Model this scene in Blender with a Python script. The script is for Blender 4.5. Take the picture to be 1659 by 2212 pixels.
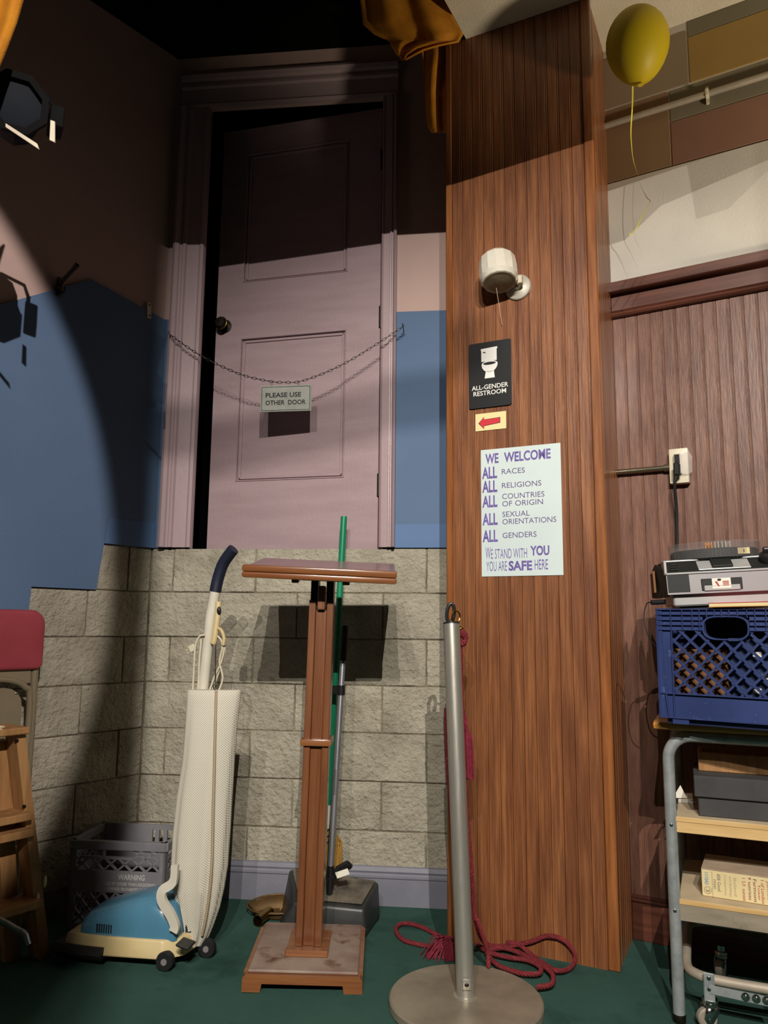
import bpy, bmesh, math, random
from mathutils import Vector, Matrix
random.seed(4)
for o in list(bpy.data.objects): bpy.data.objects.remove(o)
SC = bpy.context.scene
COL = SC.collection
R = math.radians
# ------------------------------------------------------------------ camera
PW, PH, FPX = 1659.0, 2212.0, 1661.0
PITCH, ROLL, EYE = math.atan(244 / FPX), 0.01, 1.0
cam = bpy.data.cameras.new('camera'); camo = bpy.data.objects.new('camera', cam); COL.objects.link(camo)
cam.sensor_fit = 'VERTICAL'; cam.sensor_height = 36.0; cam.lens = 36.0 * FPX / PH
cam.clip_start = 0.02; cam.clip_end = 60
CM = Matrix.Translation((0, 0, EYE)) @ Matrix.Rotation(math.pi / 2 + PITCH, 4, 'X') @ Matrix.Rotation(ROLL, 4, 'Z')
camo.matrix_world = CM
SC.camera = camo
# ------------------------------------------------------------------ world, lights, exposure
SC.view_settings.view_transform = 'Standard'; SC.view_settings.look = 'None'
SC.view_settings.gamma = 1.0; SC.view_settings.use_curve_mapping = False
SC.view_settings.exposure = 0.0
wd = bpy.data.worlds.new('world'); SC.world = wd; wd.use_nodes = True
wd.node_tree.nodes['Background'].inputs[0].default_value = (1.0, 0.86, 0.70, 1)
wd.node_tree.nodes['Background'].inputs[1].default_value = 0.008

def spot(name, loc, target, power, size, blend=0.15, radius=0.012, col=(1, 0.935, 0.85)):
    l = bpy.data.lights.new(name, 'SPOT'); l.energy = power; l.spot_size = R(size); l.spot_blend = blend
    l.shadow_soft_size = radius; l.color = col
    o = bpy.data.objects.new(name, l); COL.objects.link(o); o.location = loc
    o.rotation_euler = (Vector(target) - Vector(loc)).to_track_quat('-Z', 'Y').to_euler()
    return o
# stage spots hung on a bar behind the camera
LA, LB, LC = (0.30, -1.80, 3.20), (-0.12, -1.60, 3.175), (-0.60, -1.90, 3.213)
spot('stage_spot_a', LA, (0.78, 2.6, 0.45), 560, 58, .8, .003)
spot('stage_spot_b', LB, (0.05, 2.9, 0.75), 340, 58, .8, .003)
spot('stage_spot_c', LC, (0.40, 2.8, 0.35), 230, 60, .8, .003)
# a further round spot that only reaches the near end of the left wall
spot('stage_spot_d', (0.9, -1.6, 3.1), (-2.125, 1.623, 1.42), 680, 38.3, 0.10, 0.012, (1, 0.9, 0.84))
# added warm fill brightening the ceiling and upper right wall
spot('ceiling_fill', (1.9, 1.3, 1.7), (1.0, 2.6, 3.2), 92, 50, .6, .08, (1, 0.86, 0.66))

# ------------------------------------------------------------------ pixel helpers (a pixel is only a direction)
def ray(px, py):
    return (CM.to_3x3() @ Vector(((px - PW / 2) / FPX, -(py - PH / 2) / FPX, -1.0)))
CAMP = Vector((0, 0, EYE))
def at_z(px, py, z=0.0):
    d = ray(px, py); return CAMP + d * ((z - EYE) / d.z)
def at_y(px, py, y):
    d = ray(px, py); return CAMP + d * (y / d.y)

class Frame:
    """local x along, local y away from the viewer, z up"""
    def __init__(s, ox, oy, deg, oz=0.0):
        s.o = Vector((ox, oy, oz)); s.rz = R(deg)
        s.m = Matrix.Translation(s.o) @ Matrix.Rotation(s.rz, 4, 'Z'); s.i = s.m.inverted()
    def px(s, px, py, y=0.0):
        a = s.i @ CAMP; d = s.i.to_3x3() @ ray(px, py)
        t = (y - a.y) / d.y; p = a + d * t
        return p.x, p.z
    def loc(s, p): return s.i @ Vector(p)
    def w(s, x, y, z): return s.m @ Vector((x, y, z))

# ------------------------------------------------------------------ mesh helpers
class MB:
    def __init__(s): s.b = bmesh.new()
    def box(s, x0, x1, y0, y1, z0, z1, bev=0.0, seg=1, m=None):
        b = bmesh.new(); bmesh.ops.create_cube(b, size=1)
        for v in b.verts:
            v.co = Vector((x0 + (v.co.x + .5) * (x1 - x0), y0 + (v.co.y + .5) * (y1 - y0), z0 + (v.co.z + .5) * (z1 - z0)))
        if bev > 0:
            bmesh.ops.bevel(b, geom=list(b.edges), offset=bev, segments=seg, affect='EDGES', profile=0.5)
        s.add(b, m); return s
    def add(s, b, m=None):
        if m is not None: bmesh.ops.transform(b, matrix=m, verts=b.verts)
        me = bpy.data.meshes.new('t'); b.to_mesh(me); b.free(); s.b.from_mesh(me); bpy.data.meshes.remove(me)
    def faces(s, vs, fs, m=None):
        b = bmesh.new(); vv = [b.verts.new(v) for v in vs]
        for f in fs:
            try: b.faces.new([vv[i] for i in f])
            except ValueError: pass
        s.add(b, m); return s
    def prism(s, poly, ext, m=None):
        n = len(poly); e = Vector(ext); P = [Vector(p) for p in poly]
        vs = P + [p + e for p in P]
        fs = [list(range(n))[::-1], list(range(n, 2 * n))] + [[i, (i + 1) % n, n + (i + 1) % n, n + i] for i in range(n)]
        s.faces(vs, fs, m); return s
    def xz(s, pts, y0, y1, m=None):
        return s.prism([(p[0], y0, p[1]) for p in pts], (0, y1 - y0, 0), m)
    def loft(s, rings, cap=True, closed=True, m=None):
        n = len(rings[0]); vs = [v for r in rings for v in r]; fs = []
        for i in range(len(rings) - 1):
            for j in range(n if closed else n - 1):
                k = (j + 1) % n; fs.append([i * n + j, i * n + k, (i + 1) * n + k, (i + 1) * n + j])
        if cap and closed:
            fs.append(list(range(n))[::-1]); fs.append([(len(rings) - 1) * n + j for j in range(n)])
        s.faces(vs, fs, m); return s
    def tube(s, pts, r, seg=10, closed=False, m=None):
        P = [Vector(p) for p in pts]; n = len(P)
        rr = r if isinstance(r, (list, tuple)) else [r] * n
        T = []
        for i in range(n):
            if closed: t = P[(i + 1) % n] - P[i - 1]
            else: t = P[min(i + 1, n - 1)] - P[max(i - 1, 0)]
            T.append(t.normalized() if t.length > 1e-9 else Vector((0, 0, 1)))
        up = Vector((0, 0, 1)) if abs(T[0].z) < .9 else Vector((1, 0, 0))
        a = T[0].cross(up).normalized(); rings = []
        for i in range(n):
            a = (a - T[i] * a.dot(T[i])).normalized(); b2 = T[i].cross(a)
            rings.append([P[i] + (a * math.cos(2 * math.pi * k / seg) + b2 * math.sin(2 * math.pi * k / seg)) * rr[i] for k in range(seg)])
        if closed: rings.append(rings[0])
        s.loft(rings, cap=not closed, m=m); return s
    def lathe(s, prof, seg=24, m=None):
        rings = [[Vector((r * math.cos(2 * math.pi * k / seg), r * math.sin(2 * math.pi * k / seg), z)) for k in range(seg)] for r, z in prof]
        s.loft(rings, m=m); return s
    def cyl(s, p0, p1, r, seg=14): return s.tube([p0, p1], r, seg)
    def ball(s, c, r, sc=(1, 1, 1), u=16, v=10):
        b = bmesh.new(); bmesh.ops.create_uvsphere(b, u_segments=u, v_segments=v, radius=1)
        for w in b.verts: w.co = Vector((c[0] + w.co.x * r * sc[0], c[1] + w.co.y * r * sc[1], c[2] + w.co.z * r * sc[2]))
        s.add(b); return s
    def mesh(s, name, mat, sm=35):
        bmesh.ops.remove_doubles(s.b, verts=s.b.verts, dist=1e-6)
        bmesh.ops.recalc_face_normals(s.b, faces=s.b.faces)
        me = bpy.data.meshes.new(name); s.b.to_mesh(me); s.b.free()
        if sm:
            me.polygons.foreach_set('use_smooth', [True] * len(me.polygons)); me.set_sharp_from_angle(angle=R(sm))
        if mat: me.materials.append(mat)
        return me
    def build(s, name, mat, parent=None, loc=None, rz=0, sm=35):
        return place(name, s.mesh(name, mat, sm), parent, loc, rz)
def place(name, me, parent=None, loc=None, rz=0):
    o = bpy.data.objects.new(name, me); COL.objects.link(o)
    if loc is not None: o.location = loc
    o.rotation_euler = (0, 0, rz)
    if parent: o.parent = parent
    return o
def tag(o, label=None, cat=None, group=None, kind=None):
    if label: o['label'] = label
    if cat: o['category'] = cat
    if group: o['group'] = group
    if kind: o['kind'] = kind
    return o
def thing(name, label, cat, fr=None, loc=None, rz=0, rot=None, group=None):
    o = bpy.data.objects.new(name, None); COL.objects.link(o); o.empty_display_size = .05
    o.location = fr.o if fr else loc
    o.rotation_euler = rot if rot else (0, 0, fr.rz if fr else rz)
    return tag(o, label, cat, group)
def smooth_path(pts, n=8, closed=False):
    P = [Vector(p) for p in pts]; out = []; N = len(P)
    rng = range(N if closed else N - 1)
    for i in rng:
        g = (lambda k: P[k % N]) if closed else (lambda k: P[max(0, min(N - 1, k))])
        a, b, c, d = g(i - 1), g(i), g(i + 1), g(i + 2)
        for j in range(n):
            t = j / n
            out.append(.5 * ((2 * b) + (c - a) * t + (2 * a - 5 * b + 4 * c - d) * t * t + (3 * b - a - 3 * c + d) * t ** 3))
    if not closed: out.append(P[-1])
    return out
def text_mesh(txt, mat, bold=0.0, shear=0.0, extrude=0.0):
    c = bpy.data.curves.new('lettering', 'FONT'); c.body = txt; c.size = 1; c.offset = bold; c.shear = shear; c.resolution_u = 3
    c.align_x = 'CENTER' if '\n' in txt else 'LEFT'
    o = bpy.data.objects.new('tmp_text', c); COL.objects.link(o)
    dg = bpy.context.evaluated_depsgraph_get(); dg.update()
    me = bpy.data.meshes.new_from_object(o.evaluated_get(dg))
    bpy.data.objects.remove(o); bpy.data.curves.remove(c)
    me.materials.clear(); me.materials.append(mat); return me
def lettering(txt, mat, parent, x0, x1, z0, z1, y, bold=0.0, rot=0, name='lettering', skew=0.0):
    """fit text into the local rectangle x0..x1, z0..z1 facing local -y (rot 90: reads downwards)"""
    me = text_mesh(txt, mat, bold)
    xs = [v.co.x for v in me.vertices]; ys = [v.co.y for v in me.vertices]
    a, b, c, d = min(xs), max(xs), min(ys), max(ys)
    for v in me.vertices:
        s, t = (v.co.x - a) / (b - a), (v.co.y - c) / (d - c)
        if rot == 90: v.co = Vector((x0 + t * (x1 - x0), y, z1 - s * (z1 - z0)))
        else: v.co = Vector((x0 + s * (x1 - x0), y, z0 + t * (z1 - z0) + skew * s))
    o = place(name, me, parent); return o

# ------------------------------------------------------------------ materials
def mat(name, c1, c2=None, rough=.6, metal=0.0, scale=8, stretch=(1, 1, 1), detail=4, bump=0.0, bscale=None, bstretch=None,
        coat=0.0, rand=True, ramp=(.35, .65), dirt=None, dirt_scale=3, dirt_ramp=(.5, .7), spec=.5, trans=0, alpha=1.0, tint=0.0, rvar=0.0, fine=None, world=False, dstretch=(1, 1, 1)):
    m = bpy.data.materials.new(name); m.use_nodes = True
    N, L = m.node_tree.nodes, m.node_tree.links; bs = N['Principled BSDF']
    bs.inputs['Roughness'].default_value = rough; bs.inputs['Metallic'].default_value = metal
    bs.inputs['Specular IOR Level'].default_value = spec
    bs.inputs['Coat Weight'].default_value = coat; bs.inputs['Coat Roughness'].default_value = .15
    bs.inputs['Transmission Weight'].default_value = trans; bs.inputs['Alpha'].default_value = alpha
    bs.inputs['Base Color'].default_value = (*c1, 1)
    if c2 is None and not bump: return m
    tc = N.new('ShaderNodeTexCoord'); vec = tc.outputs['Object']
    if world:
        ge = N.new('ShaderNodeNewGeometry'); vec = ge.outputs['Position']
    elif rand:
        oi = N.new('ShaderNodeObjectInfo'); ml = N.new('ShaderNodeMath'); ml.operation = 'MULTIPLY'; ml.inputs[1].default_value = 37.0
        L.new(oi.outputs['Random'], ml.inputs[0]); ad = N.new('ShaderNodeVectorMath'); ad.operation = 'ADD'
        L.new(vec, ad.inputs[0]); L.new(ml.outputs[0], ad.inputs[1]); vec = ad.outputs[0]
    def noise(sc, st, dt):
        mp = N.new('ShaderNodeMapping'); mp.inputs['Scale'].default_value = st; L.new(vec, mp.inputs[0])
        nz = N.new('ShaderNodeTexNoise'); nz.inputs['Scale'].default_value = sc; nz.inputs['Detail'].default_value = dt
        nz.inputs['Roughness'].default_value = .62
        L.new(mp.outputs[0], nz.inputs['Vector']); return nz.outputs['Fac']
    def ramped(f, a, b):
        mr = N.new('ShaderNodeMapRange'); mr.inputs[1].default_value = a; mr.inputs[2].default_value = b; mr.clamp = True
        L.new(f, mr.inputs[0]); return mr.outputs[0]
    def mix(f, a, b):
        mx = N.new('ShaderNodeMix'); mx.data_type = 'RGBA'
        if f is not None: L.new(f, mx.inputs[0])
        for q, i in ((a, 6), (b, 7)):
            if isinstance(q, tuple): mx.inputs[i].default_value = (*q, 1)
            else: L.new(q, mx.inputs[i])
        return mx
    colr = None
    if c2 is not None:
        f = ramped(noise(scale, stretch, detail), *ramp)
        colr = mix(f, c1, c2).outputs[2]
        if dirt is not None:
            fd = ramped(noise(dirt_scale, dstretch, 5), *dirt_ramp); colr = mix(fd, colr, dirt).outputs[2]
        if fine:
            ff = ramped(noise(fine[0], fine[1], 3), .38, .62)
            fm = mix(ff, colr, fine[2]); fmx = N.new('ShaderNodeMix'); fmx.data_type = 'RGBA'; fmx.inputs[0].default_value = fine[3]
            L.new(colr, fmx.inputs[6]); L.new(fm.outputs[2], fmx.inputs[7]); colr = fmx.outputs[2]
        if tint:
            oi2 = N.new('ShaderNodeObjectInfo'); mr = N.new('ShaderNodeMapRange'); mr.inputs[3].default_value = 1 - tint; mr.inputs[4].default_value = 1 + tint
            L.new(oi2.outputs['Random'], mr.inputs[0])
            vm = N.new('ShaderNodeVectorMath'); vm.operation = 'SCALE'; L.new(colr, vm.inputs[0]); L.new(mr.outputs[0], vm.inputs[3]); colr = vm.outputs[0]
        L.new(colr, bs.inputs['Base Color'])
        if rvar:
            mr = N.new('ShaderNodeMapRange'); mr.inputs[3].default_value = rough - rvar; mr.inputs[4].default_value = rough + rvar
            L.new(f, mr.inputs[0]); L.new(mr.outputs[0], bs.inputs['Roughness'])
    if bump:
        bp = N.new('ShaderNodeBump'); bp.inputs['Strength'].default_value = 1.0; bp.inputs['Distance'].default_value = bump
        L.new(noise(bscale or scale * 6, bstretch or (1, 1, 1), 4), bp.inputs['Height']); L.new(bp.outputs[0], bs.inputs['Normal'])
    return m
def S(r, g, b):
    f = lambda v: (v / 255 / 12.92) if v / 255 <= .04045 else ((v / 255 + .055) / 1.055) ** 2.4
    return (f(r), f(g), f(b))

m_carpet = mat('carpet_green', S(62, 95, 86), S(70, 106, 96), rough=.95, scale=3, bump=.004, bscale=700, spec=.1, dirt=S(40, 70, 62), dirt_scale=5, dirt_ramp=(.52, .75))
m_block = mat('concrete_block_paint', S(184, 177, 158), S(160, 153, 136), rough=.85, scale=7, bump=.017, bscale=52, dirt=S(128, 118, 100), dirt_scale=4, dirt_ramp=(.56, .8), tint=.05, spec=.3)
m_mortar = mat('mortar', S(150, 140, 118), S(90, 82, 68), rough=.95, scale=9, bump=.006, bscale=60)
m_pink = mat('pink_wall_paint', S(196, 168, 158), S(188, 160, 152), rough=.7, scale=2, bump=.0012, bscale=220, spec=.3)
m_blue = mat('blue_wall_paint', S(92, 116, 148), S(86, 110, 142), rough=.65, scale=2, bump=.001, bscale=220, spec=.35)
m_blue2 = mat('fresh_blue_paint', S(94, 124, 166), S(88, 118, 160), rough=.6, scale=2, spec=.35)
m_doorp = mat('mauve_door_paint', S(172, 148, 152), S(162, 138, 142), rough=.5, scale=3, stretch=(1, 1, 6), bump=.0012, bscale=60, bstretch=(6, 1, 1), spec=.4)
m_trimp = mat('mauve_trim_paint', S(178, 156, 158), S(166, 144, 148), rough=.38, scale=4, stretch=(1, 1, .2), bump=.0008, bscale=40, spec=.5)
m_base = mat('lavender_baseboard_paint', S(132, 132, 143), S(120, 120, 132), rough=.5, scale=5, bump=.0006, bscale=50)
m_black = mat('black_void_paint', (.006, .0065, .006), rough=.95, spec=.05)
WD1, WD2, WD3 = S(120, 70, 40), S(164, 106, 64), S(94, 52, 34)
m_wood = mat('red_brown_panel_wood', WD1, WD2, rough=.42, scale=9, stretch=(2.2, 2.2, .22), detail=7, bump=.0008, bscale=60, bstretch=(3, 3, .15), coat=.22, dirt=WD3, dirt_scale=4, dirt_ramp=(.50, .75), tint=.03, ramp=(.30, .70), fine=(26, (5, 5, .16), S(74, 40, 24), .5), world=True, dstretch=(2.5, 2.5, .3))
m_wood2 = mat('dark_wainscot_wood', S(104, 68, 54), S(138, 98, 80), rough=.42, scale=10, stretch=(2, 2, .5), detail=7, bump=.0008, bscale=50, bstretch=(3, 3, .3), coat=.2, tint=.05, ramp=(.3, .7), fine=(22, (4, 4, .5), S(66, 40, 32), .38))
m_woodtrim = mat('wood_trim', S(112, 62, 30), S(160, 100, 54), rough=.35, scale=14, stretch=(3, 3, .2), detail=6, coat=.3)
m_rail = mat('chair_rail_wood', S(78, 42, 32), S(106, 62, 46), rough=.4, scale=14, stretch=(.2, 3, 3), detail=6, coat=.25)
m_white = mat('white_wall_plaster', S(200, 194, 182), S(190, 184, 172), rough=.8, scale=3, bump=.001, bscale=150)
m_ceil = mat('cream_ceiling', S(226, 216, 192), S(214, 204, 180), rough=.9, scale=4, bump=.002, bscale=120)
m_lect = mat('lectern_cherry_wood', S(104, 60, 34), S(128, 80, 48), rough=.34, scale=16, stretch=(3, 3, .2), detail=6, coat=.35)
m_lecth = mat('lectern_cherry_wood_wide', S(118, 70, 40), S(144, 92, 54), rough=.32, scale=16, stretch=(.2, 3, 3), detail=6, coat=.4)
m_lectd = mat('lectern_dusty_top', S(118, 92, 84), S(150, 132, 118), rough=.6, scale=6, dirt=S(96, 64, 46), dirt_scale=8, dirt_ramp=(.56, .68))
m_lectp = mat('lectern_reading_surface', S(128, 92, 96), S(140, 104, 106), rough=.3, scale=5, coat=.3)
m_steel = mat('brushed_steel', S(196, 192, 180), S(176, 172, 162), rough=.36, metal=.72, scale=30, stretch=(4, 4, .1), rvar=.06)
m_disc = mat('tarnished_steel_disc', S(160, 150, 132), S(136, 126, 110), rough=.45, metal=.4, scale=6, dirt=S(178, 170, 156), dirt_scale=9, dirt_ramp=(.6, .8))
m_galv = mat('galvanised_tube', S(176, 180, 180), S(140, 146, 146), rough=.42, metal=.4, scale=18, rvar=.08)
m_galvd = mat('dusty_galvanised_tube', S(178, 166, 148), S(160, 150, 134), rough=.6, metal=.3, scale=10)
m_chrome = mat('chrome', S(200, 200, 196), rough=.16, metal=1)
m_darkmetal = mat('dark_metal', S(58, 54, 48), rough=.4, metal=.9)
m_brass = mat('brass', S(176, 140, 60), S(150, 116, 48), rough=.3, metal=1, scale=12)
m_pan = mat('tarnished_brass_pan', S(110, 84, 46), S(84, 62, 38), rough=.6, metal=.45, scale=10)
m_rope = mat('burgundy_rope', S(126, 34, 40), S(98, 22, 32), rough=.8, scale=60)
m_tassel = mat('burgundy_tassel', S(130, 30, 52), S(100, 20, 36), rough=.85, scale=80)
m_green = mat('green_broom_handle', S(20, 138, 96), S(16, 124, 86), rough=.32, scale=14, stretch=(2, 2, .2))
m_straw = mat('broom_straw', S(196, 154, 74), S(164, 120, 50), rough=.8, scale=40, stretch=(4, 4, .2))
m_stitch = mat('dark_green_stitching', S(34, 62, 40), rough=.8)
m_blk = mat('black_plastic', S(26, 26, 27), rough=.42)
m_blkrub = mat('black_grip', S(20, 20, 22), rough=.6)
m_pandust = mat('dusty_black_plastic', S(58, 56, 52), S(126, 116, 100), rough=.6, scale=7, ramp=(.34, .58), detail=6)
m_panside = mat('worn_black_plastic', S(40, 42, 42), S(54, 56, 54), rough=.42, scale=6)
m_alu = mat('grey_pole', S(156, 158, 162), S(140, 142, 148), rough=.38, metal=.6, scale=10)
m_navy = mat('navy_grip', S(22, 26, 44), S(28, 33, 54), rough=.5, scale=20)
m_vac = mat('cream_vacuum_plastic', S(214, 194, 146), S(200, 178, 128), rough=.4, scale=6, dirt=S(120, 92, 56), dirt_scale=16, dirt_ramp=(.7, .8))
m_vacw = mat('white_vacuum_tube', S(212, 206, 190), S(200, 194, 178), rough=.38, scale=8)
m_vacb = mat('blue_vacuum_hood', S(78, 128, 154), S(70, 120, 146), rough=.25, scale=3, coat=.35)
m_cord = mat('ivory_cord', S(206, 196, 172), rough=.5)
m_greyc = mat('grey_crate_plastic', S(128, 126, 130), S(112, 110, 114), rough=.5, scale=8)
m_greyt = mat('faded_white_print', S(176, 172, 168), rough=.7)
m_bluec = mat('blue_crate_plastic', S(50, 64, 112), S(40, 53, 96), rough=.38, scale=6, dirt=S(84, 98, 150), dirt_scale=24, dirt_ramp=(.64, .76))
m_ladder = mat('ladder_wood', S(146, 104, 62), S(178, 134, 84), rough=.65, scale=12, stretch=(3, 3, .25), detail=6, dirt=S(96, 66, 40), dirt_scale=9, dirt_ramp=(.6, .75))
m_paintdrip = mat('dried_cream_paint', S(222, 208, 172), rough=.5)
m_redpad = mat('red_vinyl_pad', S(160, 66, 74), S(150, 58, 66), rough=.45, scale=6, bump=.0006, bscale=300)
m_beige = mat('beige_chair_metal', S(140, 128, 104), S(130, 118, 94), rough=.4, scale=4, metal=.1)
m_ply = mat('plywood', S(214, 180, 124), S(192, 152, 92), rough=.6, scale=14, stretch=(.3, 2, 5), dirt=S(150, 110, 66), dirt_scale=14, dirt_ramp=(.66, .76))
m_ply_dust = mat('dusty_shelf_top', S(196, 178, 146), S(176, 158, 128), rough=.8, scale=9)
m_beam = mat('weathered_grey_board', S(152, 140, 120), S(126, 116, 100), rough=.8, scale=12, stretch=(.4, 2, 2), dirt=S(96, 86, 72), dirt_scale=10, dirt_ramp=(.62, .74))
m_edge = mat('orange_wood_edge', S(206, 150, 70), S(180, 120, 48), rough=.35, scale=14, stretch=(.3, 3, 3), coat=.3)
m_boxblk = mat('black_archive_box', S(52, 52, 54), S(64, 62, 62), rough=.75, scale=9)
m_card = mat('cream_carton', S(222, 206, 156), S(212, 194, 146), rough=.8, scale=6)
m_cardt = mat('dusty_carton_top', S(180, 160, 136), S(160, 138, 116), rough=.85, scale=9)
m_silver = mat('silver_projector_plastic', S(178, 178, 176), S(168, 168, 166), rough=.38, metal=.25, scale=10)
m_greyp = mat('grey_projector_plastic', S(126, 120, 122), rough=.45)
m_dkpanel = mat('dark_panel', S(34, 36, 34), rough=.6, spec=.25)
m_slide = mat('orange_slide_mount', S(232, 160, 50), rough=.6)
m_slidew = mat('white_slide_mount', S(220, 212, 196), rough=.6)
m_clear = mat('clear_plastic', (.25, .24, .24), rough=.06, alpha=.16, spec=.9)
m_paper = mat('white_paper', S(226, 220, 206), rough=.8)
m_poster = mat('pale_blue_poster_paper', S(212, 226, 224), S(206, 220, 220), rough=.6, scale=5)
m_purple = mat('purple_ink', S(98, 80, 150), S(120, 104, 172), rough=.7, scale=40)
m_purple2 = mat('thin_purple_ink', S(98, 84, 134), rough=.7)
m_sign = mat('black_sign_plastic', S(20, 22, 23), rough=.5)
m_signw = mat('white_sign_print', S(236, 234, 228), rough=.5)
m_cream = mat('cream_label', S(240, 220, 160), rough=.6)
m_red = mat('red_print', S(206, 44, 58), rough=.6)
m_ink = mat('black_ink', S(28, 28, 28), rough=.6)
m_csign = mat('grey_white_sign_board', S(186, 188, 178), S(170, 174, 164), rough=.6, scale=20)
m_drape = mat('ochre_drape', S(208, 138, 22), S(188, 120, 16), rough=.85, scale=16, bump=.001, bscale=300)
m_balloon = mat('yellow_balloon', S(184, 160, 22), rough=.5, spec=.3)
m_ribbon = mat('yellow_ribbon', S(220, 204, 70), rough=.3, coat=.4)
m_porc = mat('white_porcelain', S(226, 222, 208), S(214, 206, 186), rough=.12, scale=8, coat=.5, dirt=S(170, 140, 90), dirt_scale=14, dirt_ramp=(.68, .82))
m_porcu = mat('grey_unglazed_base', S(146, 138, 112), S(120, 110, 84), rough=.6, scale=20)
m_ivory = mat('ivory_outlet_plate', S(222, 214, 190), S(206, 196, 170), rough=.45, scale=12)
m_pipe = mat('brushed_conduit', S(150, 142, 120), rough=.3, metal=.9)
m_tape = mat('clear_tape', (.85, .78, .74), rough=.3, alpha=.45)
m_gaff = mat('white_gaffer_tape', S(226, 216, 190), rough=.7)
m_stage = mat('black_fixture_paint', S(11, 11, 12), rough=.8, spec=.15)
m_gel = mat('dark_lens', S(30, 34, 40), rough=.7, spec=.1)
m_ochre = mat('ochre_wall_panel', S(160, 130, 70), S(152, 122, 64), rough=.85, scale=3)
m_brownp = mat('brown_wall_panel', S(138, 110, 80), S(130, 102, 74), rough=.85, scale=3)
m_redp = mat('red_brown_wall_panel', S(142, 104, 84), S(134, 98, 78), rough=.85, scale=3)
m_tanp = mat('tan_wall_panel', S(148, 130, 106), S(140, 122, 98), rough=.85, scale=3)
m_greyw = mat('grey_wall_strip', S(128, 120, 98), S(118, 110, 90), rough=.85, scale=3)
m_dbox = mat('brown_slide_box', S(120, 78, 40), rough=.7)
m_bbox = mat('blue_slide_box', S(40, 60, 100), rough=.6)

# ================================================================== SETTING
def struct(o, label, cat=None): return tag(o, label, cat, kind='structure')
BK = Frame(-.923, 3.055, -6.14)          # back wall
LW_LEN = 2.0
LF = Frame(-.923 - LW_LEN * math.cos(R(50)), 3.055 - LW_LEN * math.sin(R(50)), 50)   # left wall
RW = Frame(.855, 2.663, -30.5)           # right wall
CF = Frame(.219, 2.660, -26.15)          # column front
CWID, CDEP = .538, .285
COURSE, BLEN, ZT = .1735, .334, 1.293

fl = MB().faces([(-4, -3, 0), (4, -3, 0), (4, 4.2, 0), (-4, 4.2, 0)], [[0, 1, 2, 3]]).build('floor', m_carpet)
struct(fl, 'dark green carpet floor', 'floor')

# ---- back wall
wall_back = MB().box(-.02, 1.34, .0055, .16, 0, ZT - .004).build('wall_back', m_mortar, loc=BK.o, rz=BK.rz)
struct(wall_back, 'grey painted block wall below a pink and blue flat with a door', 'wall')
_cache = {}
def block_mesh(L, H):
    k = (round(L, 3), round(H, 3))
    if k not in _cache: _cache[k] = MB().box(0, L, 0, .05, 0, H, .0028, 1).mesh('block', m_block)
    return _cache[k]
def lay(parent, xa, xb, z0, rows, phases, skip=None):
    G = .0024
    for i in range(rows):
        zb = z0 + i * COURSE; ph = phases[i % 2]
        k = math.floor((xa - ph) / BLEN); x = ph + k * BLEN
        while x < xb:
            a, b = max(x, xa), min(x + BLEN, xb)
            if b - a > .02 and not (skip and skip(.5 * (a + b), zb + COURSE / 2)):
                o = place('block', block_mesh(b - a - 2 * G, COURSE - 2 * G), parent)
                o.location = (a + G, random.uniform(-.0015, .0015), zb + G)
            x += BLEN
lay(wall_back, 0, 1.34, ZT - 7 * COURSE, 7, (.092, .26))
# upper flat with door opening, in local coordinates
OX0, OX1, OZ = .158, .909, 3.20
def panel(parent, name, m, x0, x1, z0, z1, y0=.0, y1=.02):
    return MB().box(x0, x1, y0, y1, z0, z1).build(name, m, parent)
PZ = 2.25
panel(wall_back, 'blue_panel', m_blue, -.005, OX0, ZT + .002, PZ)
panel(wall_back, 'pink_panel', m_pink, -.005, OX0, PZ, 3.45)
panel(wall_back, 'blue_strip', m_blue2, OX1, 1.34, ZT + .002, 1.386)
panel(wall_back, 'blue_panel', m_blue, OX1, 1.34, 1.386, PZ)
panel(wall_back, 'pink_panel', m_pink, OX1, 1.34, PZ, 3.45)
panel(wall_back, 'pink_panel', m_pink, OX0, OX1, OZ, 3.45)
# black panels standing in for the dark void above and dark room behind the ajar door
MB().box(-.3, 1.7, -.005, .02, 3.45, 4.6).build('dark_void_panel', m_black, wall_back)
dark = MB()
dark.box(-.2, 1.5, .95, 1.0, 0, 3.6); dark.box(-.2, -.15, .02, 1, 0, 3.6); dark.box(1.45, 1.5, .02, 1, 0, 3.6); dark.box(-.2, 1.5, .02, 1, 3.55, 3.6)
dark.build('dark_recess', m_black, wall_back)
MB().box(OX0, OX1, .02, .6, 1.20, ZT - .002).build('recess_floor', m_black, wall_back)

# door casing
tr = thing('trim_1', 'mauve moulded door casing around the chained door', 'door frame', BK); tr['kind'] = 'structure'
def casing(x0, x1, flip, z0, z1, horizontal=False):
    W = x1 - x0
    prof = [(0, 0), (0, -.030), (.10, -.038), (.20, -.030), (.24, -.020), (.30, -.020), (.34, -.026), (.42, -.026), (.46, -.016), (.85, -.012), (.92, -.018), (1, -.012), (1, 0)]
    mb = MB()
    if not horizontal:
        pts = [((x1 - s * W) if flip else (x0 + s * W), y) for s, y in prof]
        mb.prism([(x, y, z0) for x, y in pts], (0, 0, z1 - z0))
    else:
        Hh = z1 - z0
        mb.prism([(x0, y, z1 - s * Hh) for s, y in prof], (x1 - x0, 0, 0))
    return mb
casing(.032, OX0, False, ZT + .003, 3.20).build('casing_side', m_trimp, tr, sm=25)
casing(OX1, .972, True, ZT + .003, 3.20).build('casing_side', m_trimp, tr, sm=25)
casing(.032, .972, False, 3.20, 3.355, True).build('casing_head', m_trimp, tr, sm=25)
MB().box(OX1 - .001, OX1 + .012, 0, .07, ZT, OZ).build('jamb', m_trimp, tr)
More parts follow.
